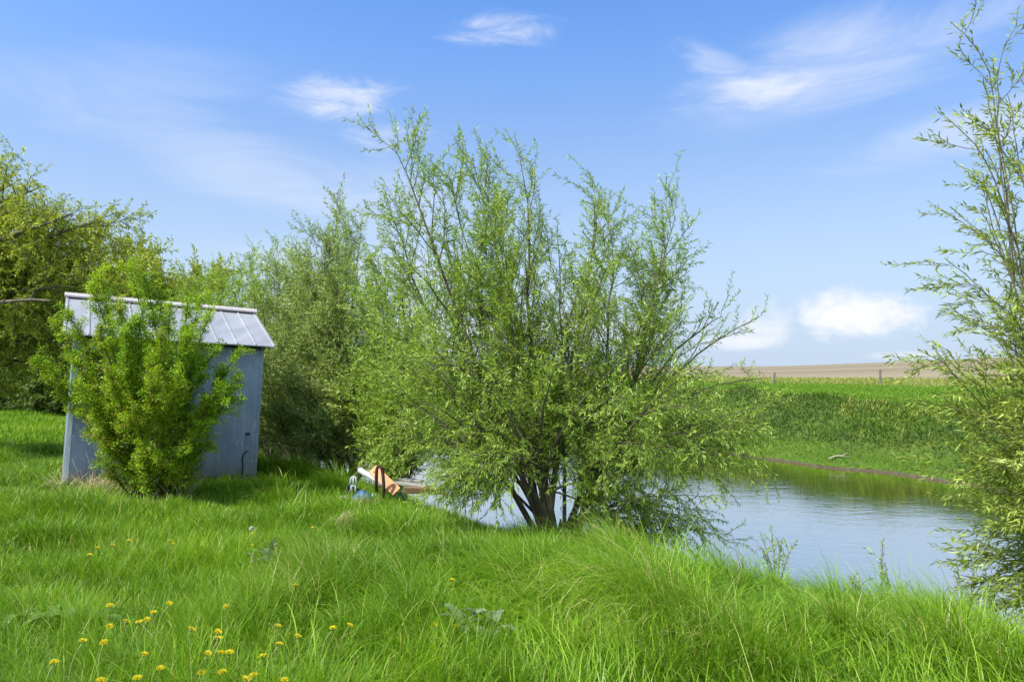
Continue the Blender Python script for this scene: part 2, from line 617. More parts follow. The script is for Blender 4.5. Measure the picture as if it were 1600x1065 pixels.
def field_mat():
    m, t, out = mat_new('stubble')
    n1 = tex_noise(t, 0.012, 5, 0.55, stretch=(0.35, 1.6, 1))
    n2 = tex_noise(t, 0.35, 7, 0.7, stretch=(0.5, 1.5, 1))
    n3 = tex_noise(t, 3.5, 4, 0.7)
    c1 = ramp(t, [(0.36, (0.165, 0.13, 0.085)), (0.5, (0.245, 0.20, 0.125)), (0.62, (0.31, 0.255, 0.165))], n1)
    c2 = ramp(t, [(0.3, (0.14, 0.115, 0.065)), (0.55, (0.22, 0.185, 0.11)), (0.75, (0.31, 0.265, 0.17))], n2)
    mx = nd(t, 'ShaderNodeMix', data_type='RGBA')
    mx.inputs['Factor'].default_value = 0.45
    t.links.new(c1, mx.inputs[6])
    t.links.new(c2, mx.inputs[7])
    m3 = nd(t, 'ShaderNodeMix', data_type='RGBA', blend_type='OVERLAY')
    m3.inputs['Factor'].default_value = 0.35
    t.links.new(mx.outputs[2], m3.inputs[6])
    t.links.new(n3, m3.inputs[7])
    p = nd(t, 'ShaderNodeBsdfPrincipled')
    p.inputs['Roughness'].default_value = 0.95
    p.inputs['Specular IOR Level'].default_value = 0.1
    t.links.new(m3.outputs[2], p.inputs['Base Color'])
    t.links.new(p.outputs[0], out.inputs[0])
    return m


def water_mat():
    m, t, out = mat_new('pond_water')
    tc = nd(t, 'ShaderNodeTexCoord')

    def wave(scale, st_, rot, detail=3):
        mp = nd(t, 'ShaderNodeMapping')
        mp.inputs['Rotation'].default_value = (0, 0, rot)
        mp.inputs['Scale'].default_value = st_
        t.links.new(tc.outputs['Object'], mp.inputs[0])
        n = nd(t, 'ShaderNodeTexNoise')
        n.inputs['Scale'].default_value = scale
        n.inputs['Detail'].default_value = detail
        n.inputs['Roughness'].default_value = 0.55
        n.inputs['Distortion'].default_value = 0.4
        t.links.new(mp.outputs[0], n.inputs['Vector'])
        return n.outputs[0]
    a = wave(7.0, (0.8, 1.8, 1), 0.35)
    b_ = wave(2.0, (0.7, 1.6, 1), 0.6, 2)
    h = mth(t, 'ADD', a, mth(t, 'MULTIPLY', b_, 1.6))
    bm = nd(t, 'ShaderNodeBump')
    bm.inputs['Strength'].default_value = 0.085
    bm.inputs['Distance'].default_value = 0.035
    t.links.new(h, bm.inputs['Height'])
    df = nd(t, 'ShaderNodeBsdfDiffuse')
    df.inputs[0].default_value = (0.050, 0.042, 0.016, 1)
    gl = nd(t, 'ShaderNodeBsdfGlossy')
    gl.inputs['Roughness'].default_value = 0.05
    gl.inputs['Color'].default_value = (1, 0.90, 0.76, 1)
    fr = nd(t, 'ShaderNodeFresnel')
    fr.inputs['IOR'].default_value = 1.33
    fac = mth(t, 'ADD', mth(t, 'MULTIPLY', fr.outputs[0], 0.32), 0.68)
    mx = nd(t, 'ShaderNodeMixShader')
    t.links.new(fac, mx.inputs[0])
    t.links.new(df.outputs[0], mx.inputs[1])
    t.links.new(gl.outputs[0], mx.inputs[2])
    t.links.new(bm.outputs[0], gl.inputs['Normal'])
    t.links.new(mx.outputs[0], out.inputs[0])
    return m


M['ground'] = ground_mat()
M['field'] = field_mat()
M['water'] = water_mat()


def wall_mat():
    """weathered blue-grey sheet with pale scuffs and streaks"""
    m, t, out = mat_new('weathered_blue_sheet')
    n1 = tex_noise(t, 1.6, 6, 0.6)
    n2 = tex_noise(t, 26, 5, 0.75, stretch=(1, 1, .35))
    n3 = tex_noise(t, 7.5, 6, 0.7, stretch=(1, 1, .5))
    c = ramp(t, [(0.3, (0.16, 0.215, 0.31)), (0.55, (0.20, 0.275, 0.395)), (0.75, (0.26, 0.34, 0.455))], n1)
    pale = ramp(t, [(0.54, (0, 0, 0)), (0.66, (1, 1, 1))], n2)
    gate = ramp(t, [(0.44, (0, 0, 0)), (0.62, (1, 1, 1))], n3)
    f = mth(t, 'MULTIPLY', mth(t, 'MULTIPLY', pale, gate), 0.75)
    mx = nd(t, 'ShaderNodeMix', data_type='RGBA')
    t.links.new(f, mx.inputs['Factor'])
    t.links.new(c, mx.inputs[6])
    mx.inputs[7].default_value = (0.60, 0.66, 0.72, 1)
    p = nd(t, 'ShaderNodeBsdfPrincipled')
    p.inputs['Roughness'].default_value = 0.6
    n4 = tex_noise(t, 5.0, 5, 0.7, stretch=(2.2, 2.2, .12))       # run marks
    st_ = ramp(t, [(0.50, (0, 0, 0)), (0.72, (1, 1, 1))], n4)
    m2 = nd(t, 'ShaderNodeMix', data_type='RGBA')
    t.links.new(mth(t, 'MULTIPLY', st_, 0.45), m2.inputs['Factor'])
    t.links.new(mx.outputs[2], m2.inputs[6])
    m2.inputs[7].default_value = (0.38, 0.43, 0.48, 1)
    tc = nd(t, 'ShaderNodeTexCoord')
    sz = nd(t, 'ShaderNodeSeparateXYZ')
    t.links.new(tc.outputs['Object'], sz.inputs[0])
    dz = mth(t, 'SUBTRACT', mth(t, 'ADD', sz.outputs[2], mth(t, 'MULTIPLY', sz.outputs[0], 0.056)), mth(t, 'MULTIPLY', n3, 0.62))
    mr = nd(t, 'ShaderNodeMapRange')                              # mud thrown up by rain along the foot
    mr.inputs[1].default_value = 0.10
    mr.inputs[2].default_value = -0.22
    mr.inputs[4].default_value = 0.7
    t.links.new(dz, mr.inputs[0])
    m3 = nd(t, 'ShaderNodeMix', data_type='RGBA')
    t.links.new(mr.outputs[0], m3.inputs['Factor'])
    t.links.new(m2.outputs[2], m3.inputs[6])
    m3.inputs[7].default_value = (0.16, 0.15, 0.13, 1)
    t.links.new(m3.outputs[2], p.inputs['Base Color'])
    t.links.new(p.outputs[0], out.inputs[0])
    return m


M['wall'] = wall_mat()
M['roof'] = plain('galvanised_roof', [(0.3, (0.27, 0.28, 0.29)), (0.6, (0.36, 0.37, 0.375)), (0.8, (0.44, 0.445, 0.45))], 3.5, 0.5, 0.2, stretch=(1, .3, .3))
M['cap'] = plain('ridge_wood', [(0.3, (0.34, 0.31, 0.29)), (0.7, (0.46, 0.43, 0.40))], 9, 0.75)
M['trim'] = plain('pale_trim', [(0.35, (0.42, 0.50, 0.58)), (0.65, (0.66, 0.72, 0.76))], 18, 0.6, stretch=(1, 1, .2))
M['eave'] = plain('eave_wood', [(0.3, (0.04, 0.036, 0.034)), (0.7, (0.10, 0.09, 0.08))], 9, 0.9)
M['sill'] = plain('sill_timber', [(0.3, (0.13, 0.12, 0.11)), (0.7, (0.27, 0.25, 0.22))], 9, 0.9)
M['patch'] = plain('dull_plate', [(0.3, (0.16, 0.215, 0.30)), (0.7, (0.21, 0.27, 0.36))], 9, 0.6)
M['rubber'] = plain('black_rubber', [(0.3, (0.012, 0.012, 0.015)), (0.7, (0.03, 0.03, 0.034))], 9, 0.6)
M['post'] = plain('post_wood', [(0.3, (0.10, 0.09, 0.075)), (0.7, (0.22, 0.20, 0.17))], 9, 0.9)
M['rust'] = plain('rusty_steel', [(0.3, (0.030, 0.016, 0.011)), (0.7, (0.085, 0.038, 0.022))], 16, 0.8)
M['orange'] = plain('orange_board', [(0.3, (0.52, 0.22, 0.09)), (0.7, (0.66, 0.33, 0.16))], 5, 0.7, stretch=(1, 1, .3))
M['pvc'] = plain('grey_pipe', [(0.3, (0.42, 0.42, 0.44)), (0.7, (0.55, 0.55, 0.57))], 6, 0.5)
M['tarp'] = plain('blue_tarp', [(0.3, (0.02, 0.06, 0.15)), (0.55, (0.045, 0.11, 0.23)), (0.8, (0.22, 0.29, 0.40))], 8, 0.45)
M['black'] = plain('black_sheet', [(0.3, (0.012, 0.012, 0.016)), (0.7, (0.035, 0.035, 0.042))], 9, 0.4)
M['white'] = plain('white_plastic', [(0.3, (0.62, 0.66, 0.70)), (0.7, (0.78, 0.80, 0.82))], 6, 0.4)
M['plank'] = plain('brown_timber', [(0.3, (0.15, 0.085, 0.045)), (0.7, (0.29, 0.18, 0.10))], 7, 0.85, stretch=(.2, 1, 1), bump=0.4)
M['grey_plank'] = plain('grey_timber', [(0.3, (0.20, 0.19, 0.18)), (0.7, (0.38, 0.36, 0.33))], 7, 0.85, stretch=(.2, 1, 1), bump=0.4)
M['bone'] = plain('pale_stone', [(0.3, (0.50, 0.46, 0.38)), (0.7, (0.72, 0.68, 0.58))], 20, 0.8)

# ------------------------------------------------------------------ ground, field, pond
def spaced(lo, hi, fine_lo, fine_hi, step, grow):
    a = list(np.arange(fine_lo, fine_hi + 1e-6, step))
    d, x = step, fine_hi
    while x < hi:
        d *= grow
        x += d
        a.append(min(x, hi))
    d, x = step, fine_lo
    while x > lo:
        d *= grow
        x -= d
        a.insert(0, max(x, lo))
    return np.array(a)


def build_ground():
    xs = spaced(-3500, 3500, -14, 24, 0.2, 1.07)
    ys = spaced(-400, 3600, -2, 30, 0.2, 1.07)
    gx, gy = np.meshgrid(xs, ys)
    V = np.stack([gx, gy, height(gx, gy)], -1).reshape(-1, 3)
    nx_, ny_ = len(xs), len(ys)
    i = np.arange(ny_ - 1)[:, None] * nx_
    j = np.arange(nx_ - 1)[None, :]
    F = np.stack([i + j, i + j + 1, i + j + nx_ + 1, i + j + nx_], -1).reshape(-1, 4)
    c = V[F].mean(1)
    s, t = st(c[:, 0], c[:, 1])
    isf = (s > 46.5 + 1.2 * np.sin(t * 0.21)) & (c[:, 1] > 0)
    for nm, sel, mt in (('ground', ~isf, M['ground']), ('field', isf, M['field'])):
        f = F[sel]
        used, inv = np.unique(f, return_inverse=True)
        o = link(nm, np_mesh(nm, V[used], [inv.reshape(-1, 4)], smooth=True), mt)
        tag(o, {'ground': 'grassy soil banks around the pond', 'field': 'tan stubble field reaching to the skyline'}[nm], nm, kind='structure')
    # water: one sheet in pond coordinates
    ss = np.linspace(0.6, 18.5, 10)
    tt = np.linspace(-38, 20, 20)
    gs, gt = np.meshgrid(ss, tt)
    k = NX * NX + NY * NY
    x = (NX * (gs + SC) - NY * gt) / k
    y = (NY * (gs + SC) + NX * gt) / k
    V = np.stack([x, y, np.full_like(x, WATER_Z)], -1).reshape(-1, 3)
    i = np.arange(19)[:, None] * 10
    j = np.arange(9)[None, :]
    F = np.stack([i + j, i + j + 10, i + j + 11, i + j + 1], -1).reshape(-1, 4)
    tag(link('pond_water', np_mesh('pond_water', V, [F]), M['water']), 'rippled brown green pond water', 'water', kind='structure')


build_ground()

# ------------------------------------------------------------------ shed
SU = np.array([0.83, 0.556, 0.0])
SU /= np.linalg.norm(SU)
SV = np.array([-SU[1], SU[0], 0.0])
SW = np.array([0, 0, 1.0])
LEAN = math.radians(-2.7)                      # the shed has settled to the right
SU = SU * math.cos(LEAN) + SW * math.sin(LEAN)
SW = np.cross(SU, SV)
SORG = np.array([-6.30, 9.42, 0.0])
SLEN, SDEP, SH, SRISE = 2.60, 3.0, 2.17, 0.60


def sp(u, v, w):
    return SORG + SU * u + SV * v + SW * w


def build_shed():
    root = thing('garden_shed', SORG, 'weathered blue metal shed with a pale ribbed metal roof behind the green bush', 'shed')
    m = MB()
    mid = SDEP / 2
    # hollow shell: front, back and two gable walls, butted at the corners
    th = 0.05
    m.box(sp(SLEN / 2, th / 2, SH / 2 + .03), SU, SV, SW, SLEN, th, SH - .06)
    m.box(sp(SLEN / 2, SDEP - th / 2, SH / 2 + .03), SU, SV, SW, SLEN, th, SH - .06)
    for u0 in (0.0, SLEN - th):
        pts = [sp(u0, th, .06), sp(u0, SDEP - th, .06), sp(u0, SDEP - th, SH), sp(u0, mid, SH + SRISE - 0.05), sp(u0, th, SH)]
        m.prism(pts, SU * th)
    wall = m.build('wall', M['wall'], root)
    # corner trims
    for u, v in ((-0.006, -0.006), (SLEN + 0.006, -0.006), (-0.006, SDEP + .006), (SLEN + .006, SDEP + .006)):
        t = MB()
        cu = u + (0.03 if u < 1 else -0.03)
        cv = v + (0.03 if v < 1 else -0.03)
        t.box(sp(cu, cv, SH / 2 + .02), SU, SV, SW, 0.062 if u < 1 else .045, 0.062, SH - .05)
        t.build('corner_trim', M['trim'] if u < 1 else M['wall'], root)
    # sill
    s_ = MB()
    s_.box(sp(SLEN / 2, SDEP / 2, -0.03), SU, SV, SW, SLEN + 0.02, SDEP + 0.02, 0.16)
    s_.build('base_sill', M['sill'], root)
    # roof: two slopes of ribbed sheet
    ov, ou = 0.17, 0.15
    slope = np.array([0, mid, SRISE])
    r = MB()
    n_rib = 11
    for side in (1, -1):
        e0 = -ov if side == 1 else SDEP + ov

        def rp(u, q, w=0.0):
            # q 0 at eave, 1 at ridge
            v = e0 + (mid - e0) * q
            zz = SH + SRISE * (1 - abs(v - mid) / mid)
            return sp(u, v, zz + w)
        u0, u1 = -ou, SLEN + ou
        r.add([rp(u0, 0, .02), rp(u1, 0, .02), rp(u1, 1, .02), rp(u0, 1, .02), rp(u0, 0, .034), rp(u1, 0, .034), rp(u1, 1, .034), rp(u0, 1, .034)],
              [(0, 3, 2, 1), (4, 5, 6, 7), (0, 1, 5, 4), (1, 2, 6, 5), (2, 3, 7, 6), (3, 0, 4, 7)])
        for i in range(n_rib):
            uc = u0 + 0.03 + (u1 - u0 - 0.06) * i / (n_rib - 1)
            a, b = 0.016, 0.008
            r.add([rp(uc - a, .003, .0335), rp(uc + a, .003, .0335), rp(uc + b, .003, .050), rp(uc - b, .003, .050),
                   rp(uc - a, .985, .0335), rp(uc + a, .985, .0335), rp(uc + b, .985, .050), rp(uc - b, .985, .050)],
                  [(0, 1, 2, 3), (7, 6, 5, 4), (0, 4, 5, 1), (1, 5, 6, 2), (2, 6, 7, 3), (3, 7, 4, 0)])
    roof = r.build('roof', M['roof'], root)
    c = MB()
    zt = SH + SRISE + 0.03
    pr = [sp(-ou - .02, mid - .13, zt - .015), sp(-ou - .02, mid, zt + .045), sp(-ou - .02, mid + .13, zt - .015), sp(-ou - .02, mid + .13, zt + .012), sp(-ou - .02, mid, zt + .07), sp(-ou - .02, mid - .13, zt + .012)]
    c.prism(pr, SU * (SLEN + 2 * ou + .04))
    c.build('ridge_cap', M['cap'], roof)
    # eave board and rafter ends
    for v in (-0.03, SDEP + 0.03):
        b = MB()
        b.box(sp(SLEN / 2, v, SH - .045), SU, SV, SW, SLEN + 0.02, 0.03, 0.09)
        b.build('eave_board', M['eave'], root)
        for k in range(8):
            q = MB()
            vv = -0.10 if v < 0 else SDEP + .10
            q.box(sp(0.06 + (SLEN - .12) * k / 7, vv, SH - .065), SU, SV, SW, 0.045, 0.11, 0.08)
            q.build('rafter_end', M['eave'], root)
    # sheet seams on the front wall: raised lap edge
    for u in (0.88, 1.78):
        q = MB()
        q.box(sp(u, -0.004, SH / 2), SU, SV, SW, 0.018, 0.01, SH - .2)
        q.build('wall_seam', M['wall'], wall)
    # dull plate with a lead hanging out of it
    q = MB()
    q.box(sp(SLEN - .155, -0.006, .56), SU, SV, SW, 0.10, 0.014, 0.26)
    pl = q.build('cover_plate', M['patch'], root, bevel=0.004)
    q = MB()
    q.box(sp(SLEN - .175, -0.012, .715), SU, SV, SW, 0.07, 0.024, 0.035)
    q.build('socket_hood', M['rubber'], root, bevel=0.004)
    q = MB()
    q.tube([sp(SLEN - .16, -.02, .44), sp(SLEN - .19, -.025, .43), sp(SLEN - .225, -.025, .38), sp(SLEN - .235, -.025, .30), sp(SLEN - .22, -.025, .22), sp(SLEN - .225, -.025, .02)], 0.011, 7)
    q.build('cable', M['rubber'], root, smooth=True)


build_shed()

# ------------------------------------------------------------------ plants: branch and leaf generators
WIND = np.array([-1.0, -0.15, 0.0])


class Plant:
    def __init__(self, seed):
        self.g = np.random.default_rng(seed)
        self.tubes = {}            # material slot -> list of (V, F)
        self.P, self.D, self.L, self.W, self.T = [], [], [], [], []
        self.B = []                # blossom positions

    def tube(self, P, r, n, slot=0):
        self.tubes.setdefault(slot, []).append(tube_np(P, r, n))

    def curve(self, p0, d0, L, n, up=0.0, wind=0.0, jit=0.12):
        g = self.g
        P = [np.asarray(p0, float)]
        d = np.asarray(d0, float)
        step = L / n
        for i in range(n):
            d = d + np.array([0, 0, up]) / n + WIND * (wind / n) + g.normal(0, jit, 3) / math.sqrt(n)
            d = d / np.linalg.norm(d)
            P.append(P[-1] + d * step)
        return np.array(P)

    def leaves(self, P, spacing, L, W, spread=0.75, droop=0.1, clump=0.0, wind=0.0, start=0.1, tint0=0.0, lat=0.0):
        """leaves alternate along a twig"""
        g = self.g
        seg = np.linalg.norm(np.diff(P, axis=0), axis=1)
        cum = np.concatenate([[0], np.cumsum(seg)])
        tot = cum[-1]
        n = max(2, int(tot * (1 - start) / spacing))
        q = start * tot + (tot * (1 - start)) * (np.arange(n) + g.random(n) * .8) / n
        q = np.minimum(q, tot)
        pos = np.stack([np.interp(q, cum, P[:, k]) for k in range(3)], -1)
        idx = np.clip(np.searchsorted(cum, q) - 1, 0, len(seg) - 1)
        tan = nrm(np.diff(P, axis=0))[idx]
        rnd = g.normal(0, 1, (n, 3))
        perp = nrm(rnd - (rnd * tan).sum(1, keepdims=True) * tan)
        a = np.clip(g.normal(spread, .22, n), .15, 1.5)[:, None]
        d = tan * np.cos(a) + perp * np.sin(a) + WIND * wind
        d[:, 2] -= droop
        self.P.append(pos + perp * (lat * g.random((n, 1))))
        self.D.append(nrm(d))
        self.L.append(L * np.clip(g.normal(1, .25, n), .45, 1.6))
        self.W.append(W * np.clip(g.normal(1, .2, n), .5, 1.5))
        self.T.append(np.clip(g.normal(0.5 + tint0, .2, n), 0, 1))

    def wood_mesh(self, name, slots=(0,)):
        V, F, n = [], [], 0
        mi = []
        for k in sorted(self.tubes):
            for v, f in self.tubes[k]:
                V.append(v)
                F.append(f + n)
                n += len(v)
                mi.append(np.full(len(f), k))
        return np_mesh(name, np.concatenate(V), [np.concatenate(F)], smooth=True, mat_index=np.concatenate(mi))

    def leaf_mesh(self, name, keep=None):
        g = self.g
        P, D = np.concatenate(self.P), np.concatenate(self.D)
        L, Wd, T = np.concatenate(self.L), np.concatenate(self.W), np.concatenate(self.T)
        if keep is not None:
            k = keep(P)
            P, D, L, Wd, T = P[k], D[k], L[k], Wd[k], T[k]
        return leaf_quads(name, g, P, D, L, Wd, T)


def leaf_quads(name, g, P, D, L, Wd, T, fold=0.25, upbias=0.9):
    n = len(P)
    up = np.tile(np.array([0, 0, 1.0]), (n, 1)) * upbias + g.normal(0, .6, (n, 3))
    Sd = nrm(np.cross(D, up))
    N = nrm(np.cross(Sd, D))
    a = P
    tip = P + D * L[:, None] - N * (L * g.uniform(0.02, .22, n))[:, None]
    mid = P + D * (L * .42)[:, None]
    h = (Wd * .5)[:, None]
    l = mid + Sd * h + N * h * fold
    r = mid - Sd * h + N * h * fold
    V = np.stack([a, l, tip, r], 1).reshape(-1, 3)
    i = np.arange(n)[:, None] * 4
    F = np.concatenate([i + np.array([[0, 2, 1]]), i + np.array([[0, 3, 2]])])
    return np_mesh(name, V, [F], tint=np.repeat(T, 4))


def bez(p0, p1, p2, n):
    t = np.linspace(0, 1, n)[:, None]
    return (1 - t) ** 2 * p0 + 2 * t * (1 - t) * p1 + t ** 2 * p2


def willow(seed, base, stems, label, cat='tree', name='willow', bark=('bark',), leafmat='willow', group=None, r0=0.05, leaf=(0.062, 0.0125), spacing=0.03,
           side=(12, 0.42), twig=(7, 0.34), start=0.22, wind=0.25, up=0.5, splay=0.6, keep=None, droop=0.15, tipleaf=True, sides_thin=3, twigpow=0.8, part='stem', stump=0.0):
    """many-stemmed willow: stems = list of (tip xyz, radius factor, density)"""
    g = np.random.default_rng(seed)
    pl = Plant(seed + 1)
    base = np.asarray(base, float)
    mains = []
    if stump:
        for k in range(5):
            an = 2.2 + k * 1.26
            o = np.array([math.cos(an), math.sin(an), 0]) * .10
            f = base + o * .4
            f[2] = float(height(f[0], f[1])) - .25
            q = np.array([f, f + o * .5 + [0, 0, .3], f + o * 1.6 + [0, 0, .55], f + o * 2.6 + [0, 0, .80]])
            pl.tube(q, [stump * 1.25, stump * 1.05, stump * .7, .008], 9, 1)
    for tip, rf, den, arch in sorted(stems, key=lambda q: q[3]):
        tip = np.asarray(tip, float)
        n = 14
        if arch and mains:
            # limb that leaves a main stem and arches outwards
            hd = tip[:2] - base[:2]
            best = min(mains, key=lambda q: np.linalg.norm((q[0][-1, :2] - base[:2]) * .8 - hd) + g.random() * 1.2)
            k = int(g.integers(2, 6))
            while k > 1 and best[0][k, 2] > tip[2] + .5:
                k -= 1
            if tip[2] > 3.1:          # high limbs leave the stem not far below their own height
                k = int(np.clip(np.argmin(np.abs(best[0][:, 2] - tip[2] + .45)), 2, 11))
            b = best[0][k]
            h = tip - b
            L = np.linalg.norm(h)
            P = bez(b, b + h * .5 + np.array([0, 0, .20 * L]) + g.normal(0, .05 * L, 3), tip, n)
            P = P + np.cumsum(g.normal(0, .02 * L / 3, (n, 3)), 0) * np.linspace(0, 1, n)[:, None]
            R = min(r0 * .5 * rf, best[1][k] * .75) * (1 - np.linspace(0, 1, n)) ** .75 + .003
        else:
            b = base + np.array([g.normal(0, .10), g.normal(0, .10), 0])
            b[2] = float(height(b[0], b[1])) - .12
            h = tip - b
            L = np.linalg.norm(h)
            ctrl = b + np.array([h[0] * splay, h[1] * splay, h[2] * .42]) + g.normal(0, .04 * L, 3)
            P = bez(b, ctrl, tip, n)
            w = np.cumsum(g.normal(0, .020 * L / 3, (n, 3)), 0)
            P = P + w * np.linspace(0, 1, n)[:, None]
            R = r0 * rf * (1 - np.linspace(0, 1, n)) ** .95 + .0035
            mains.append((P, R))
        pl.tube(P, R, 7)
        T = nrm(np.gradient(P, axis=0))
        ns = max(3, int(side[0] * den * min(1.4, max(L, 1.9 if arch else 0) / 4)))
        for i in range(ns):
            u = start + (1 - start) * ((i + g.random()) / ns)
            k = u * (n - 1)
            k0 = min(int(k), n - 2)
            p = P[k0] + (P[k0 + 1] - P[k0]) * (k - k0)
            tn = T[k0]
            rv = g.normal(0, 1, 3)
            rv -= (rv @ tn) * tn
            rv /= np.linalg.norm(rv)
            a = g.uniform(.45, 1.0)
            d = tn * math.cos(a) + rv * math.sin(a)
            Ls = L * side[1] * (1 - u * .74) * g.uniform(.55, 1.15)
            hang = arch and tip[2] < 1.1
            if hang:
                Ls = max(Ls, .35)
            Q = pl.curve(p, d, Ls, 7, up=(-.30 if hang else .15 if arch else up), wind=wind * .4, jit=.22)
            pl.tube(Q, np.linspace(min(R[k0] * .6, .004 + Ls * .006), .003, len(Q)), 4)
            nt = max(2, int(twig[0] * den * (Ls / .8) ** twigpow))
            for j in range(nt):
                uu = .12 + .88 * (j + g.random()) / nt
                kk = uu * 7
                k1 = min(int(kk), 6)
                p2 = Q[k1] + (Q[k1 + 1] - Q[k1]) * (kk - k1)
                t2 = nrm(Q[k1 + 1] - Q[k1])
                rv = g.normal(0, 1, 3)
                rv -= (rv @ t2) * t2
                rv /= np.linalg.norm(rv)
                a = g.uniform(.35, .95)
                d2 = t2 * math.cos(a) + rv * math.sin(a)
                Lt = twig[1] * g.uniform(.5, 1.3)
                X = pl.curve(p2, d2, Lt, 4, up=(-.3 if hang else up * .5), wind=wind, jit=.2)
                pl.tube(X, np.linspace(.003, .0013, 5), sides_thin)
                pl.leaves(X, spacing, leaf[0], leaf[1], droop=droop, wind=wind * .35, tint0=g.normal(0, .10))
            if tipleaf:
                pl.leaves(Q, spacing * 1.5, leaf[0], leaf[1], droop=droop, wind=wind * .35, start=.45)
        if tipleaf:
            pl.leaves(P[n // 2:], spacing * 1.1, leaf[0], leaf[1], droop=droop, wind=wind * .5, start=.1, lat=.05)
    root = thing(name, (base[0], base[1], float(height(base[0], base[1]))), label, cat, group)
    link(part, pl.wood_mesh(part), [M[b] for b in bark], root)
    link('crown', pl.leaf_mesh('crown', keep), M[leafmat], root)
    print('leaves', name, sum(len(p) for p in pl.P))
    return root


def stems_px(lst, Y0, arch_y=9999):
    """stem tips given where the photograph shows them, with a depth of their own"""
    return [(at(px, py, Y0 + dy), rf, den, py > arch_y) for px, py, dy, rf, den in lst]


# the big willow on the brink of the bank
WB = np.array([0.58, 8.35, 0])
stems = stems_px([
    # px, py, depth offset, radius, density
    (636, 230.56, 0.1, 1.012, 1.13), (722, 248.56, 0.5, 1.012, 1.22), (690, 290.4, -0.4, 0.7, 1.22), (815, 264.4, 0.2, 1.15, 0.94), (770, 317.2, 0.9, 0.9, 1.34), (750, 369.6, -0.8, 0.8, 1.34),
    (612, 343.2, 0.6, 0.9, 1.22), (640, 420, -0.6, 0.8, 0.84), (862, 343.2, 0.4, 0.6, 0.78), (928, 301.36, 0.1, 1.104, 1.13), (968, 343.6, 0.6, 0.9, 1.34), (1045, 334.4, -0.1, 1.012, 1.22),
    (1010, 396, 0.8, 0.9, 1.56), (960, 419.2, -0.9, 0.8, 1.12), (1065, 419.2, 0.4, 0.9, 1.30), (700, 420, 1.1, 0.8, 0.96), (820, 430, 1.3, 0.8, 0.72),
    (1060, 480, 0.1, 0.9, 0.57), (1150, 490, 0.3, 1, 0.45), (1185, 505, 0.7, 0.8, 0.41), (1120, 590, -0.9, 0.8, 0.56), (1190, 600, 0.6, 0.8, 0.63), (1150, 650, -0.2, 0.8, 0.94),
    (1090, 560, -1.4, 0.7, 0.48), (980, 560, -1.7, 0.7, 0.48), (860, 570, -1.8, 0.7, 0.42), (740, 560, -1.6, 0.7, 0.56), (640, 530, -0.8, 0.7, 0.63), (600, 590, 0.3, 0.7, 0.70),
    (620, 650, 0.6, 0.6, 0.63), (660, 640, -1, 0.6, 0.63), (615, 560, 1.2, 0.7, 0.70), (1180, 690, 0.8, 0.6, 0.94), (1130, 730, 0.2, 0.6, 1.04), (1070, 770, -0.5, 0.6, 1.04), (1090, 810, 0.6, 0.5, 1.04), (1030, 800, 0.2, 0.5, 0.94),
    (1010, 700, -1.2, 0.6, 0.85), (700, 690, 0.2, 0.5, 0.68), (740, 480, 1.8, 0.7, 0.74), (900, 500, 1.9, 0.7, 0.74), (1080, 640, 1.7, 0.7, 0.94), (980, 640, 1.8, 0.7, 0.85), (680, 600, 1.7, 0.7, 0.63), (820, 520, 2, 0.7, 0.74),
    (610, 515, 0.4, 0.7, 1.07), (605, 600, -0.3, 0.7, 0.98), (620, 665, 0.2, 0.6, 1.27), (740, 640, -1.2, 0.6, 0.83), (670, 560, -1.3, 0.7, 0.83), (1200, 640, -0.2, 0.6, 1.22), (1190, 715, -0.1, 0.6, 1.22),
    (1105, 835, 0.2, 0.5, 1.22), (1060, 830, -0.2, 0.5, 1.12), (1000, 815, 0.1, 0.45, 1.04), (940, 720, -1.2, 0.6, 1.12), (1040, 700, -1.2, 0.6, 1.22), (1100, 650, -1.3, 0.6, 1.22), (960, 620, -1.6, 0.6, 1.12), (780, 610, -1.6, 0.6, 0.77),
    (1190, 650, 0.2, 0.6, 0.94), (960, 770, -0.5, 0.45, 0.85), (720, 740, -0.3, 0.4, 0.68), (1110, 670, -0.9, 0.6, 0.94),
    (735, 765, -0.3, 0.45, 1.16), (770, 740, -0.8, 0.5, 1.07), (705, 715, -0.5, 0.5, 1.16), (650, 690, 0.1, 0.5, 1.16), 
    (950, 800, -0.7, 0.45, 1.04), (1000, 835, -0.3, 0.45, 1.12), (1045, 850, 0.1, 0.45, 1.12), (930, 740, 1.2, 0.5, 0.94), (780, 690, 1.2, 0.5, 0.70), (1000, 760, 0.8, 0.5, 1.04),
    (700, 745, -0.6, 0.45, 1.19), (745, 720, -0.9, 0.45, 1.10), (790, 720, -1.1, 0.45, 1.02), 
], 8.35, 415)
willow(11, WB, stems, 'large airy many stemmed willow on the brink of the pond in the middle', spacing=.014, side=(22, .35), twig=(9.2, .34), wind=.22, up=.42, r0=.046, bark=('bark', 'bark_dark'), stump=.085)

# willow at the right edge, nearest the camera; its foot is outside the frame
def flagged(lst, Y0, arch):
    return [(at(px, py, Y0 + dy), rf, den, arch) for px, py, dy, rf, den in lst]


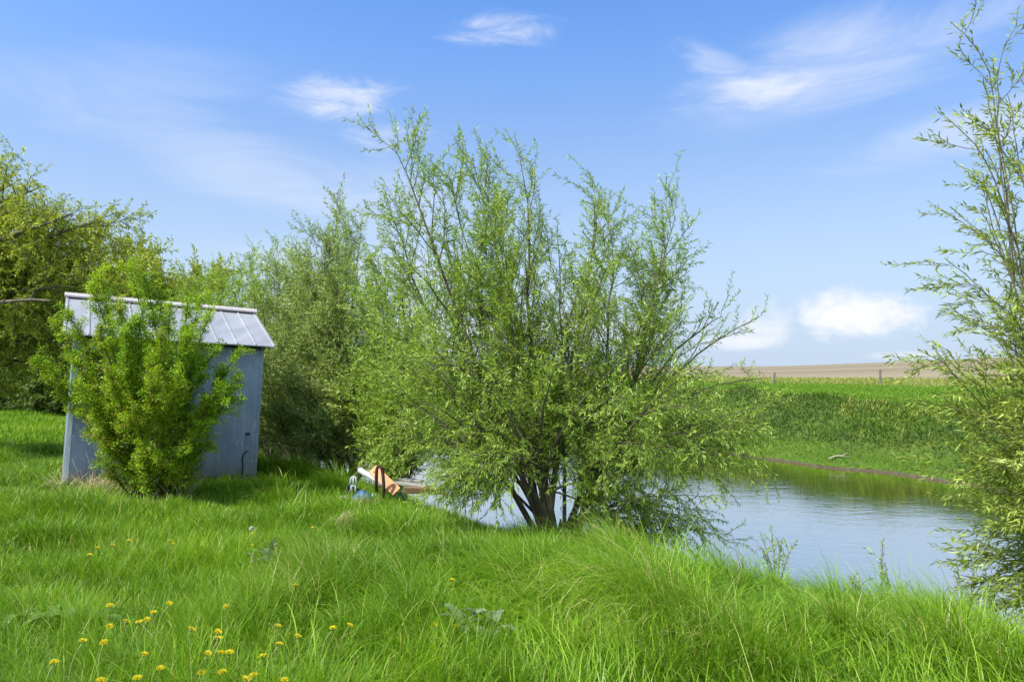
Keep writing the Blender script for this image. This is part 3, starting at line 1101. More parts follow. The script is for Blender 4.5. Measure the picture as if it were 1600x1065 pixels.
stems = flagged([
    (1720, -260, 0.3, 1.3, 0.39), (1690, -60, -0.2, 1.2, 0.39), (1650, 60, 0.3, 1.1, 0.44), (1640, 190, -0.3, 1, 0.50), (1610, 300, 0.4, 1, 0.50), (1680, 330, 0.8, 1, 0.61), (1600, 400, -0.1, 0.9, 0.90),
    (1660, 420, 0.1, 1, 1.10), (1600, 480, -0.7, 0.9, 1.00), (1560, 560, 0.2, 0.8, 0.90), (1640, 560, 0.8, 0.8, 1.10), (1640, 600, -0.5, 0.9, 1.10), (1580, 650, -0.3, 0.7, 1.00), (1660, 700, 0.6, 0.8, 1.10), (1610, 760, -0.6, 0.6, 1.00),
], 6.3, False)
stems += flagged([
    (1480, 40, 0.2, 0.5, 0.25), (1560, 45, -0.3, 0.6, 0.33), (1475, 150, -0.1, 0.5, 0.28), (1540, 110, 0.4, 0.6, 0.28), (1535, 205, 0.2, 0.6, 0.30), (1570, 170, -0.4, 0.6, 0.33), (1530, 270, 0.5, 0.6, 0.30), (1545, 330, -0.2, 0.6, 0.39),
    (1560, 250, 0.1, 0.6, 0.39), (1500, 395, 0.2, 0.6, 0.60), (1530, 430, -0.3, 0.6, 0.80), (1520, 480, 0.4, 0.6, 0.80), (1465, 545, 0.2, 0.5, 0.70), (1490, 575, -0.4, 0.6, 0.80), (1530, 590, 0.3, 0.6, 0.90), (1470, 635, -0.2, 0.5, 0.70), (1510, 660, 0.3, 0.6, 0.90),
    (1540, 700, -0.3, 0.6, 1.00), (1500, 725, 0.2, 0.5, 0.80), (1530, 765, -0.2, 0.5, 0.90), (1570, 720, 0.3, 0.6, 1.00), (1590, 820, -0.4, 0.5, 1.00), (1550, 800, 0.3, 0.5, 0.90), (1570, 870, 0.1, 0.4, 1.00), (1550, 900, 0.2, 0.4, 1.00), (1600, 900, -0.3, 0.4, 1.10),
    (1505, 885, 0.4, 0.35, 0.70), (1590, 940, 0, 0.35, 0.90), (1630, 880, 0.3, 0.45, 1.10), (1620, 820, -0.7, 0.5, 1.00), (1600, 680, -0.8, 0.6, 1.00), (1590, 620, -0.6, 0.6, 0.90), (1560, 640, 0.6, 0.6, 1.00), (1580, 560, -0.6, 0.6, 0.90),
], 6.3, True)
BR = np.array([6.15, 6.0, 0])
willow(23, BR, stems, 'tall wind blown willow at the right edge of the photo, nearest to the viewer', leafmat='willow_near', spacing=.016, side=(18, .30), twig=(12, .30), r0=.022, wind=.75, up=.25,
       leaf=(.070, .0155), droop=.05, splay=.45)

# row of grey green willows along the pond, going away behind the shed
ROW = [
    # base px, base py(photo), Y, width px, tips
    (612, 735, 11.3, [(605, 390), (640, 410), (660, 460), (615, 460), (600, 520), (640, 540), (670, 560), (605, 600), (640, 640), (595, 660), (620, 690), (650, 690)],
     'yellow green willow between the big willow and the junk heap, nearest of the row', 'willow'),
    (545, 722, 13.0, [(535, 318), (570, 350), (500, 360), (600, 390), (540, 400), (480, 430), (590, 450), (520, 470), (460, 520), (600, 530), (540, 550), (490, 580), (570, 610), (450, 600), (520, 640), (480, 660)],
     'grey green willow with the tallest tip of the row, right of the shed', 'willow_grey'),
    (478, 705, 14.8, [(455, 385), (490, 370), (420, 410), (520, 410), (460, 440), (400, 470), (500, 480), (430, 520), (470, 560), (410, 570), (520, 570), (440, 620), (490, 630)],
     'bushy grey green willow just beyond the right corner of the shed', 'willow_grey'),
    (428, 690, 16.8, [(420, 365), (390, 385), (450, 390), (360, 420), (470, 430), (400, 450), (430, 500), (370, 520), (460, 540), (400, 570), (440, 610)],
     'willow whose top shows above the right end of the shed roof', 'willow'),
    (330, 670, 19.0, [(350, 395), (310, 415), (380, 400), (290, 440), (330, 440), (400, 450), (300, 500), (360, 510), (330, 560)],
     'pale green willow peeping over the middle of the shed roof', 'willow'),
]
for i, (bx, by, Y, tips, lab, lm) in enumerate(ROW):
    g = np.random.default_rng(100 + i)
    b = at(bx, by, Y)
    st_ = []
    for (tx, ty) in tips:
        ty = ty + 34 * max(0, min(1, (470 - ty) / 60))
        st_.append((at(tx, ty, Y + g.uniform(-1.3, 1.3)), g.uniform(.7, 1.1), g.uniform(.9, 1.2), False))
    willow(200 + i, (b[0], b[1], 0), st_, lab, leafmat=lm, bark=('bark_dark',), spacing=.020, side=(20, .38), twig=(13, .44), leaf=(.085, .019), wind=.22, up=.5, start=.14, r0=.035,
           group='willows in a row along the pond')

# big olive tree standing outside the left edge, its right half in view
def tall_tree(seed, base, trunk_top, limbs, label, name, leafmat, r0=.16, leaf=(.06, .022), spacing=.03, side=(9, .42), twig=(9, .40), wind=.1, up=.15, bark='bark', cat='tree', group=None, droop=.2, extra=()):
    pl = Plant(seed)
    g = pl.g
    base = np.array(base, float)
    base[2] = float(height(base[0], base[1])) - .15
    tt = np.asarray(trunk_top, float)
    P = bez(base, (base + tt) / 2 + g.normal(0, .12, 3), tt, 10)
    pl.tube(P, np.linspace(r0, r0 * .6, 10), 10)
    for E in extra:
        E = np.asarray(E)
        pl.tube(E, np.linspace(.055, .016, len(E)), 8)
    for tip, rf, den in limbs:
        tip = np.asarray(tip, float)
        k = g.integers(4, 10)
        p0 = P[k]
        h = tip - p0
        L = np.linalg.norm(h)
        n = 12
        Q = bez(p0, p0 + h * .5 + np.array([0, 0, .12 * L]) + g.normal(0, .06 * L, 3), tip, n)
        Q += np.cumsum(g.normal(0, .018 * L / 3, (n, 3)), 0) * np.linspace(0, 1, n)[:, None]
        R = r0 * .5 * rf * (1 - np.linspace(0, 1, n)) ** .8 + .006
        pl.tube(Q, R, 7)
        T = nrm(np.gradient(Q, axis=0))
        ns = max(4, int(side[0] * den * L / 2.5))
        for i in range(ns):
            u = .18 + .82 * (i + g.random()) / ns
            k0 = min(int(u * (n - 1)), n - 2)
            tn = T[k0]
            rv = g.normal(0, 1, 3)
            rv = nrm(rv - (rv @ tn) * tn)
            a = g.uniform(.5, 1.15)
            Ls = L * side[1] * (1 - .55 * u) * g.uniform(.5, 1.15)
            X = pl.curve(Q[k0], tn * math.cos(a) + rv * math.sin(a), Ls, 6, up=up, wind=wind, jit=.3)
            pl.tube(X, np.linspace(min(R[k0] * .6, .02), .004, 7), 4)
            nt = max(3, int(twig[0] * den * Ls / .8))
            for j in range(nt):
                k1 = min(int((.1 + .9 * (j + g.random()) / nt) * 6), 5)
                t2 = nrm(X[k1 + 1] - X[k1])
                rv = g.normal(0, 1, 3)
                rv = nrm(rv - (rv @ t2) * t2)
                a = g.uniform(.4, 1.1)
                Y_ = pl.curve(X[k1] + (X[k1 + 1] - X[k1]) * g.random(), t2 * math.cos(a) + rv * math.sin(a), twig[1] * g.uniform(.5, 1.3), 4, up=up * .3 - droop, wind=wind, jit=.3)
                pl.tube(Y_, np.linspace(.004, .0015, 5), 3)
                pl.leaves(Y_, spacing, leaf[0], leaf[1], spread=.95, droop=droop, wind=wind, tint0=g.normal(0, .1))
    root = thing(name, base, label, cat, group)
    link('trunk', pl.wood_mesh('trunk'), M[bark], root)
    link('crown', pl.leaf_mesh('crown'), M[leafmat], root)
    return root


g = np.random.default_rng(77)
LT = at(-190, 700, 13.0)
limbs = []
for px, py, dy in [(20, 250, 0), (50, 270, -.6), (-40, 240, .5), (90, 320, .3), (165, 335, -.2), (130, 370, .5), (60, 380, -.9), (0, 330, .8), (-90, 290, 0), (170, 420, .2), (110, 450, -.8),
                   (40, 450, .9), (150, 480, .6), (-20, 420, -1.0), (60, 500, -.4), (120, 540, .4), (10, 520, .7), (70, 570, .5), (-60, 480, 0), (-30, 580, -.6), (20, 610, .2),
                   (150, 400, .9), (175, 450, .9), (140, 500, 1.2), (90, 430, 1.4)]:
    py = py + 20 * max(0, min(1, (400 - py) / 120))
    limbs.append((at(px, py, 13 + dy * 1.6), g.uniform(.6, 1.1), 1.1 if py > 340 else .8))
tall_tree(301, (LT[0], LT[1], 0), at(-150, 420, 13.0), limbs, 'large olive green tree at the left edge beside the shed, one bare limb reaching right', 'olive_tree', 'olive', spacing=.016, leaf=(.066, .023), side=(15, .42), twig=(17, .40),
          extra=[[at(-150, 430, 12.9), at(-70, 392, 11.9), at(0, 374, 11.6), at(40, 360, 11.6), at(75, 349, 11.7), at(112, 334, 11.8)],
                 [at(20, 368, 11.6), at(48, 344, 11.8), at(40, 318, 12.0)],
                 [at(-150, 500, 12.9), at(-60, 478, 11.9), at(0, 472, 11.3), at(50, 468, 11.1), at(80, 470, 11.0)]])

# dark hedge trees far behind on the left and trees behind the shed
BACK = [
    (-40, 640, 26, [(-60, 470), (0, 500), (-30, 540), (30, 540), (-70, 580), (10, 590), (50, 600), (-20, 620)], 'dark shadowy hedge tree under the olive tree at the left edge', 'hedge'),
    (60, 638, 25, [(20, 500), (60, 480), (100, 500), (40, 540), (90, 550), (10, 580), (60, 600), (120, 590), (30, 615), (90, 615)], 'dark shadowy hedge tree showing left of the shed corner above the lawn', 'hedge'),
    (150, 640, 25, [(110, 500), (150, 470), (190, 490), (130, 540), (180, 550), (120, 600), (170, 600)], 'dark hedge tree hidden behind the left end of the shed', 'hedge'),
    (215, 640, 22, [(190, 395), (225, 400), (170, 430), (250, 415), (210, 440), (160, 470), (260, 460), (220, 480), (190, 510), (240, 520)], 'olive tree top rising behind the left part of the shed roof', 'olive'),
    (285, 640, 23, [(270, 440), (300, 430), (250, 455), (330, 440), (290, 470), (260, 490), (320, 490), (290, 520)], 'low olive tree top above the middle of the shed roof', 'olive'),
]
for i, (bx, by, Y, tips, lab, lm) in enumerate(BACK):
    g = np.random.default_rng(400 + i)
    b = at(bx, by, Y)
    st_ = [(at(tx, ty, Y + g.uniform(-1.5, 1.5)), g.uniform(.8, 1.2), 1.1, False) for tx, ty in tips]
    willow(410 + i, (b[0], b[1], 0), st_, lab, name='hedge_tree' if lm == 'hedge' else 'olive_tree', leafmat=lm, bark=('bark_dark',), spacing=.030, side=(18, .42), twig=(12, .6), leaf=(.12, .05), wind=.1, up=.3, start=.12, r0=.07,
           group='trees closing the yard behind the shed', part='trunk')

# ------------------------------------------------------------------ leafy yellow-green bush against the shed
def build_bush():
    pl = Plant(500)
    g = pl.g
    b0 = np.array([-5.02, 9.30, 0])
    tips = [(100, 470, -.1), (140, 415, .0), (165, 400, .3), (200, 395, -.2), (235, 400, .1), (260, 425, .2), (290, 450, .0), (320, 440, .3), (330, 480, -.1), (215, 440, -.4), (270, 470, -.4), (180, 450, -.4),
            (90, 500, .0), (65, 560, .0), (110, 560, -.4), (150, 520, -.5), (200, 500, -.7), (250, 520, -.7), (300, 510, -.5), (340, 540, -.2), (372, 580, -.1), (365, 610, -.3), (330, 600, -.5), (290, 590, -.7),
            (240, 580, -.9), (180, 580, -.8), (130, 620, -.6), (110, 600, -.2), (150, 670, -.6), (330, 640, -.3), (375, 545, .05), (165, 690, -.6), (310, 665, -.5), (205, 655, -.9), (330, 690, -.4), (290, 700, -.6), (140, 640, -.5), (195, 738, -.3), (235, 742, -.5), (285, 738, -.4), (170, 725, -.3), (310, 730, -.2), (260, 715, -.7), (215, 700, -.8), (230, 540, .2), (300, 560, .1), (160, 560, .1), (195, 610, -.4), (265, 620, -.4)]
    for px, py, dy in tips:
        py = py + 26 * max(0, min(1, (500 - py) / 60))
        tip = at(px, py, 9.15 + dy * .9)
        b = b0 + np.array([g.normal(0, .17), g.normal(0, .10), 0])
        b[2] = float(height(b[0], b[1])) - .1
        h = tip - b
        L = np.linalg.norm(h)
        n = 12
        P = bez(b, b + np.array([h[0] * .45, h[1] * .45, h[2] * .55]) + g.normal(0, .03 * L, 3), tip, n)
        R = .016 * g.uniform(.6, 1.2) * (1 - np.linspace(0, 1, n)) ** .8 + .004
        P = P + np.cumsum(g.normal(0, .012, (n, 3)), 0) * np.linspace(0, 1, n)[:, None]
        pl.tube(P, R, 6)
        T = nrm(np.gradient(P, axis=0))
        low = py > 540
        ns = int((31 if not low else 25) * min(1.3, L / 1.7))
        for i in range(ns):
            u = (.36 if not low else .5) + (.64 if not low else .5) * (i + g.random()) / ns
            k0 = min(int(u * (n - 1)), n - 2)
            tn = T[k0]
            rv = g.normal(0, 1, 3)
            rv = nrm(rv - (rv @ tn) * tn)
            a = g.uniform(.5, 1.1)
            Ls = g.uniform(.12, .34) * (1.3 - .6 * u)
            X = pl.curve(P[k0] + (P[k0 + 1] - P[k0]) * g.random(), tn * math.cos(a) + rv * math.sin(a), Ls, 5, up=.25, wind=0, jit=.25)
            pl.tube(X, np.linspace(.005, .0018, 6), 4)
            tn0 = g.normal(0, .15)
            pl.leaves(X, .0021, .029, .016, spread=1.1, droop=.0, start=.0, lat=.05, tint0=tn0 + (.08 if py < 500 else -.08))
            fl = 0.75 if (px < 300 and py > 500) or px < 190 and py > 440 else .12
            if g.random() < fl:
                m = int(g.integers(18, 46))
                q = g.random(m) * 5
                k1 = np.minimum(q.astype(int), 4)
                pl.B.append(X[k1] + (X[k1 + 1] - X[k1]) * (q - k1)[:, None] + g.normal(0, .035, (m, 3)))
        pl.leaves(P[n // 2:], .006, .030, .017, spread=1.0, droop=0, lat=.07)
    root = thing('leafy_bush', (b0[0], b0[1], float(height(b0[0], b0[1]))), 'bright yellow green bush with small yellowish blossoms growing against the shed wall', 'bush')
    link('stem', pl.wood_mesh('stem'), M['bark_dark'], root)
    link('crown', pl.leaf_mesh('crown'), M['bush'], root)
    B = np.concatenate(pl.B)
    n = len(B)
    link('blossom', leaf_quads('blossom', g, B, nrm(g.normal(0, 1, (n, 3))), np.full(n, .022), np.full(n, .017), g.random(n)), M['bush_bloom'], root)


build_bush()

# ------------------------------------------------------------------ grass
def blades(name, g, B, az, L, tilt, bend, width, tint, k=3):
    """B (N,3) roots; az lean azimuth; tilt at root and extra bend to the tip (radians)"""
    n = len(B)
    dirh = np.stack([np.cos(az), np.sin(az), np.zeros(n)], -1)
    tw = az + math.pi / 2 + g.normal(0, .5, n)
    side = np.stack([np.cos(tw), np.sin(tw), np.zeros(n)], -1)
    P = B.copy()
    rows = []
    prof = {2: (.9, .75, 0), 3: (.8, 1, .62, 0), 4: (.75, 1, .85, .5, 0), 5: (.7, 1, .95, .75, .45, 0)}[k]
    for i in range(k + 1):
        w = width * prof[i] * .5
        if i < k:
            rows.append(P - side * w[:, None])
            rows.append(P + side * w[:, None])
        else:
            rows.append(P.copy())
        th = tilt + bend * ((i + .5) / k) ** 1.4
        P = P + (dirh * np.sin(th)[:, None] + np.array([0, 0, 1.0]) * np.cos(th)[:, None]) * (L / k)[:, None]
    m = 2 * k + 1
    V = np.stack(rows, 1).reshape(-1, 3)
    i0 = np.arange(n)[:, None] * m
    Fq = [i0 + np.array([[2 * j, 2 * j + 1, 2 * j + 3, 2 * j + 2]]) for j in range(k - 1)]
    Ft = i0 + np.array([[2 * k - 2, 2 * k - 1, 2 * k]])
    return np_mesh(name, V, [np.concatenate(Fq), Ft], tint=np.repeat(np.clip(tint, 0, 1), m))


def frustum(x, y, mx=1.0):
    """inside the picture, with room for a step to the side"""
    return (np.abs(x) < .80 * y + mx)


def scatter(g, x0, x1, y0, y1, density, mask):
    n = int((x1 - x0) * (y1 - y0) * density)
    x = g.uniform(x0, x1, n)
    y = g.uniform(y0, y1, n)
    k = mask(x, y)
    x, y = x[k], y[k]
    return np.stack([x, y, height(x, y) - .01], -1)


def inside_shed(x, y):
    dx, dy = x - SORG[0], y - SORG[1]
    u = dx * SU[0] + dy * SU[1]
    v = dx * SV[0] + dy * SV[1]
    return (u > -.06) & (u < SLEN + .06) & (v > -.05) & (v < SDEP + .05)


def near_grass():
    g = np.random.default_rng(600)

    def mask(x, y):
        s, t = st(x, y)
        return frustum(x, y) & (s < 2.15) & ~inside_shed(x, y) & (np.hypot(x, y) > 1.9)
    tufts = scatter(g, -12.5, 8.5, 1.7, 14.5, 190, lambda x, y: mask(x, y) & (g.random(len(x)) < np.clip(1.5 - np.hypot(x, y) / 13, .25, 1)))
    nt = len(tufts)
    per = g.integers(15, 32, nt)
    ti = np.repeat(np.arange(nt), per)
    n = len(ti)
    ang = g.random(n) * 2 * math.pi
    rad = np.abs(g.normal(0, .045, n))
    T = tufts[ti]
    B = T + np.stack([np.cos(ang) * rad, np.sin(ang) * rad, np.zeros(n)], -1)
    s, t = st(T[:, 0], T[:, 1])
    x, y = T[:, 0], T[:, 1]
    r = np.hypot(x, y)
    # where the grass is rank and arching (towards the bank, bottom right) and where it is shorter (left)
    rank = np.clip((x + 1.2 + (hash_noise(x, y, .5, 11) - .5) * 2.5) / 2.2, 0, 1)
    rank = np.maximum(rank, np.clip(1.2 - np.abs(s + .6) / 1.3, 0, 1) * .8)
    clump = hash_noise(x, y, .9, 12)
    lump = np.clip((hash_noise(x, y, 1.4, 15) - .45) * 2.4, 0, 1)
    L = .10 + .09 * rank + .12 * clump * rank + .17 * lump * rank + .08 * clump + .07 * lump
    L = L * (.62 + .76 * np.clip((hash_noise(x, y, 2.1, 18) - .2) / .6, 0, 1))
    L = L * (1 - .20 * np.clip((s + 1.1) / .6, 0, 1) * np.clip((x - .5) / 1.2, 0, 1))
    md = np.clip(mound(x, y) / .13, 0, 1)
    L = L * (1 + .45 * md) * np.clip(g.normal(1, .25, n), .4, 1.7)
    junkz = np.exp(-(((x + 1.75) / 1.5) ** 2 + ((y - 9.0) / 1.0) ** 2) * 1.6)
    L = L * (1 - .62 * junkz)
    shed_edge = np.clip(1 - np.abs((x - SORG[0]) * SV[0] + (y - SORG[1]) * SV[1]) / .5, 0, 1)
    L = L * (1 + .25 * shed_edge)
    flow = 2 * math.pi * (hash_noise(x, y, .35, 13) * .55 + .22) + 0.5
    outw = ang
    a = np.where(g.random(n) < .50 + .3 * rank, flow + g.normal(0, .6, n), outw + g.normal(0, .5, n))
    tilt = np.abs(g.normal(.10, .10, n)) + rad * 3.0
    bend = np.abs(g.normal(.75, .45, n)) * (1 + 1.2 * rank * clump) + .45 * rank * g.random(n) * 2 + .55 * md * g.random(n)
    w = (.0036 + .0022 * rank) * np.clip(g.normal(1, .25, n), .5, 1.7) * np.clip(r / 5.5, .85, 2.2)
    tint = .42 + .34 * (hash_noise(x, y, .6, 14) - .5) + .34 * (hash_noise(x, y, 2.5, 16) - .5) + g.normal(0, .15, n)
    dead = g.random(n) < (.03 + .10 * (hash_noise(x, y, 1.1, 17) > .72))
    tint = np.where(dead, g.uniform(.92, 1, n), np.minimum(tint - .06 * md, .88))
    tag(link('grass', blades('grass', g, B, a, L, tilt, bend, w, tint, 5), M['grass']), 'rank spring green grass over the near bank', 'grass', kind='stuff')
    # long broad blades that arch over, mostly right of the middle
    B = scatter(g, -2.5, 8.5, 2.2, 8.0, 330, lambda x, y: mask(x, y) & (st(x, y)[0] < -.7) & (g.random(len(x)) < np.clip((x + .8 + (hash_noise(x, y, .8, 41) - .5) * 3) / 1.6, .06, 1)))
    n = len(B)
    x, y = B[:, 0], B[:, 1]
    az = 2 * math.pi * (hash_noise(x, y, .45, 42) * .6 + .15) + g.normal(0, .5, n)
    tag(link('long_grass', blades('long_grass', g, B, az, g.uniform(.24, .50, n), np.abs(g.normal(.18, .1, n)), g.uniform(1.3, 2.5, n), g.uniform(.0045, .0085, n), np.clip(g.normal(.60, .16, n), .2, .9), 5), M['grass']),
        'long broad arching grass blades in the right foreground', 'grass', kind='stuff')
    # thin lower layer of thatch so that no bare ground shows
    B = scatter(g, -12.5, 8.5, 1.7, 14.5, 650, mask)
    n = len(B)
    r = np.hypot(B[:, 0], B[:, 1])
    tint = g.normal(.3, .14, n)
    tint = np.where(g.random(n) < .12, g.uniform(.9, 1, n), tint)
    tag(link('undergrowth', blades('undergrowth', g, B, g.random(n) * 6.28, g.uniform(.06, .17, n), g.uniform(.1, .8, n), g.uniform(.2, 1.2, n), .006 * np.clip(r / 6, .9, 2), tint, 2), M['grass']),
        'low grass and dead thatch between the taller tufts', 'grass', kind='stuff')


def lawn_grass():
    g = np.random.default_rng(610)

    def mask(x, y):
        s, t = st(x, y)
        return frustum(x, y, 1.5) & (s < .8) & ~inside_shed(x, y) & (y > 9) & ((x < -5.5) | (y > 11)) & (x < 0)
    B = scatter(g, -26, 1, 9, 27, 420, mask)
    n = len(B)
    r = np.hypot(B[:, 0], B[:, 1])
    x, y = B[:, 0], B[:, 1]
    L = (.09 + .07 * hash_noise(x, y, .6, 21)) * np.clip(g.normal(1, .25, n), .5, 1.6)
    tint = .50 + .35 * (hash_noise(x, y, .25, 22) - .5) + .2 * (hash_noise(x, y, 1.1, 23) - .5) + g.normal(0, .14, n)
    tag(link('lawn_grass', blades('lawn_grass', g, B, g.random(n) * 6.28, L, np.abs(g.normal(.2, .15, n)), np.abs(g.normal(.6, .3, n)), .0016 * r * .8, tint, 2), M['lawn']),
        'shorter mown grass running back past the shed', 'grass', kind='stuff')


def bank_grass():
    g = np.random.default_rng(620)

    def mask(x, y):
        s, t = st(x, y)
        fs = far_shore(t)
        return (x > -14) & (np.abs(x) < .82 * y + 2) & (s > fs + .12) & (s < 31) & (y > 6)
    # the smooth green apron by the water, then rough weedy face, then the flat to the fence
    B = scatter(g, -14, 32, 8, 48, 480, mask)
    s, t = st(B[:, 0], B[:, 1])
    q = s - far_shore(t)
    g2 = g.random(len(B))
    keep = g2 < np.where(q < 6, 1, .45)
    B, s, t, q = B[keep], s[keep], t[keep], q[keep]
    n = len(B)
    x, y = B[:, 0], B[:, 1]
    rough = np.clip((q - 1.35) / .6, 0, 1) * np.clip((5.2 - q) / 1.2, 0, 1)
    weed = hash_noise(x, y, .55, 31) * .6 + hash_noise(x, y, 1.3, 32) * .4
    L = .07 + .04 * g.random(n) + rough * (.05 + .20 * np.clip(weed - .3, 0, 1)) * g.uniform(.4, 1.3, n)
    tint = .47 + .20 * (hash_noise(x, y, .5, 33) - .5) + g.normal(0, .09, n)
    tint = tint - rough * (.36 + np.clip(.62 - weed, 0, .4) * .9)
    dry = rough * np.clip((hash_noise(x, y, .6, 34) * .6 + hash_noise(x, y, 1.7, 35) * .4 - .46) * 6, 0, 1)
    tint = np.where(g.random(n) < dry * .42, g.uniform(.60, .84, n), np.clip(tint, 0, .6))
    tag(link('bank_grass', blades('bank_grass', g, B, g.random(n) * 6.28, L, np.abs(g.normal(.45, .3, n)), np.abs(g.normal(.9, .5, n)), .0011 * np.hypot(x, y) * (1 + .4 * rough), tint, 2), M['bank']),
        'grass and rough weeds on the opposite bank', 'grass', kind='stuff')

    def m2(x, y):
        s, t = st(x, y)
        return (np.abs(x) < .82 * y + 2) & (s > 29) & (s < 60) & (x > -10)
    B = scatter(g, -10, 62, 22, 80, 65, m2)
    s, t = st(B[:, 0], B[:, 1])
    n = len(B)
    x, y = B[:, 0], B[:, 1]
    dryz = np.clip((s - 40) / 4 + (hash_noise(x, y, .2, 36) - .5), 0, 1)
    keep = (s < 48) | (g.random(n) < .35)
    tint = np.where(g.random(n) < dryz * .6, g.uniform(.7, .95, n), g.normal(.48, .1, n))
    B, tint, dryz, x, y = B[keep], tint[keep], dryz[keep], x[keep], y[keep]
    n = len(B)
    L = .12 + .24 * dryz * g.random(n)
    tag(link('fence_line_grass', blades('fence_line_grass', g, B, g.random(n) * 6.28, L, np.abs(g.normal(.15, .15, n)), np.abs(g.normal(.5, .35, n)), .0011 * np.hypot(x, y), tint, 2), M['bank']),
        'green and straw coloured grass along the fence before the field', 'grass', kind='stuff')


near_grass()
lawn_grass()
bank_grass()

# ------------------------------------------------------------------ fence posts, dead wood, small plants
def fence_post(px, py_top, py_bot, Y, lean, label):
    b = at(px, py_bot, Y)
    b[2] = float(height(b[0], b[1]))
    t = at(px, py_top, Y)
    h = t[2] - b[2]
    m = MB()
    top = b + np.array([lean * h, 0, h])
    m.tube([b - np.array([0, 0, .3]), b + (top - b) * .5 + np.array([.006, 0, 0]), top - np.array([0, 0, .02]), top], [.085, .082, .078, .066], 10)
    o = m.build('fence_post', M['post'])
    tag(o, label, 'post', 'fence posts at the edge of the field')


fence_post(1375, 577, 600, 48, .03, 'dark wooden fence post standing alone against the tan field on the right')
fence_post(1208, 581, 602, 52, .16, 'leaning fence post half hidden by the right side of the big willow')

p = on_ground(1310, 716, 15, 30)
m = MB()
m.tube([p + np.array([-.34, -.12, .02]), p + np.array([-.1, 0, .07]), p + np.array([.15, .05, .08]), p + np.array([.34, .1, .16])], [.018, .026, .022, .008], 7)
m.tube([p + np.array([.05, .02, .08]), p + np.array([.2, -.05, .05]), p + np.array([.36, -.1, .07])], [.013, .010, .005], 6)
tag(m.build('driftwood', M['deadwood'], smooth=True), 'bleached dead branch lying on the green far bank', 'branch')


def sapling(px, py, ptop, nst, width, label, seed, leafmat='willow_grey', leaf=(.045, .010), den=.010):
    """small willow shoot at the brink"""
    b = None
    for Y in np.linspace(3.5, 9, 400):
        q = at(px, py, Y)
        if q[2] < float(height(q[0], q[1])) + .16:
            b = q
            break
    if b is None:
        b = at(px, py, 6.3)
    b[2] = float(height(b[0], b[1]))
    top = at(px, ptop, b[1])[2]
    pl = Plant(seed)
    g = pl.g
    for i in range(nst):
        dx = (i - (nst - 1) / 2) / max(1, nst - 1) * 2 if nst > 1 else 0.1
        tip = np.array([b[0] + dx * width + g.normal(0, .02), b[1] + g.normal(0, .08), b[2] + (top - b[2]) * (1 - .25 * abs(dx) * g.random())])
        P = bez(b - np.array([0, 0, .05]), np.array([b[0] + dx * width * .3, b[1], b[2] + (top - b[2]) * .6]), tip, 9)
        pl.tube(P, np.linspace(.006, .0018, 9), 5)
        pl.leaves(P, den, leaf[0], leaf[1], spread=.7, droop=-.1, start=.35)
        for k in (4, 5, 6):
            X = pl.curve(P[k], nrm(np.array([g.normal(0, .6), g.normal(0, .4), 1])), g.uniform(.08, .18), 4, jit=.2)
            pl.tube(X, .0015, 3)
            pl.leaves(X, den, leaf[0] * .9, leaf[1], spread=.7, droop=-.1, start=.1)
    root = thing('willow_sapling', b, label, 'sapling', 'willow shoots along the brink')
    link('stem', pl.wood_mesh('stem'), M['twig'], root)
    link('foliage', pl.leaf_mesh('foliage'), M[leafmat], root)


sapling(1212, 880, 828, 5, .17, 'bushy willow shoot of several stems on the brink below the big willow', 701)
sapling(1376, 905, 838, 1, .05, 'single upright leafy willow shoot standing against the pond', 702)
sapling(1395, 915, 885, 3, .10, 'low grey leafy shoot beside the dry stalks on the brink', 703)
sapling(1335, 915, 880, 2, .06, 'small dark shoot left of the single upright willow shoot', 704)
sapling(1508, 880, 840, 2, .14, 'slender willow shoot reaching left below the right hand willow', 705, 'willow_near')


def stalks(px, py, ptop, n, spread, label, seed, lean=.15):
    g = np.random.default_rng(seed)
    b = None
    for Y in np.linspace(3.5, 12, 600):
        q = at(px, py, Y)
        if q[2] < float(height(q[0], q[1])) + .16:
            b = q
            break
    if b is None:
        b = at(px, py, 6.0)
    top = at(px, ptop, b[1])[2]
    m = MB()
    for i in range(n):
        x = b[0] + g.normal(0, spread)
        y = b[1] + g.normal(0, spread)
        z = float(height(x, y))
        h = (top - z) * g.uniform(.6, 1.05)
        l = g.normal(0, lean, 2)
        P = [np.array([x, y, z - .03]), np.array([x + l[0] * h * .35, y + l[1] * h * .3, z + h * .5]), np.array([x + l[0] * h, y + l[1] * h * .8, z + h])]
        m.tube(P, [.003, .0024, .001], 5)
        if g.random() < .6:
            q = P[1] + (P[2] - P[1]) * g.uniform(.2, .8)
            m.tube([q, q + np.array([g.normal(0, .05), g.normal(0, .03), g.uniform(.03, .1)])], [.002, .001], 4)
    tag(m.build('dry_stalks', M['deadwood'], smooth=True), label, 'dead stalks', 'clumps of dead stalks')


stalks(1416, 930, 872, 9, .05, 'tallest clump of straw coloured dead stalks on the brink right of the upright shoot', 711, .08)
stalks(1312, 915, 868, 10, .10, 'thin dead stalks on the brink between two willow shoots', 712, .2)
stalks(1480, 945, 885, 8, .12, 'sparse grey dead stalks on the brink below the right hand willow', 713, .2)
stalks(1140, 868, 840, 8, .14, 'short dead stalks in the grass crest just right of the big willow', 714, .2)
stalks(170, 765, 705, 9, .22, 'pale dead stalks leaning in front of the left end of the shed', 715, .45)
stalks(275, 768, 735, 14, .12, 'tangle of pale dead stalks at the foot of the green bush', 716, .6)


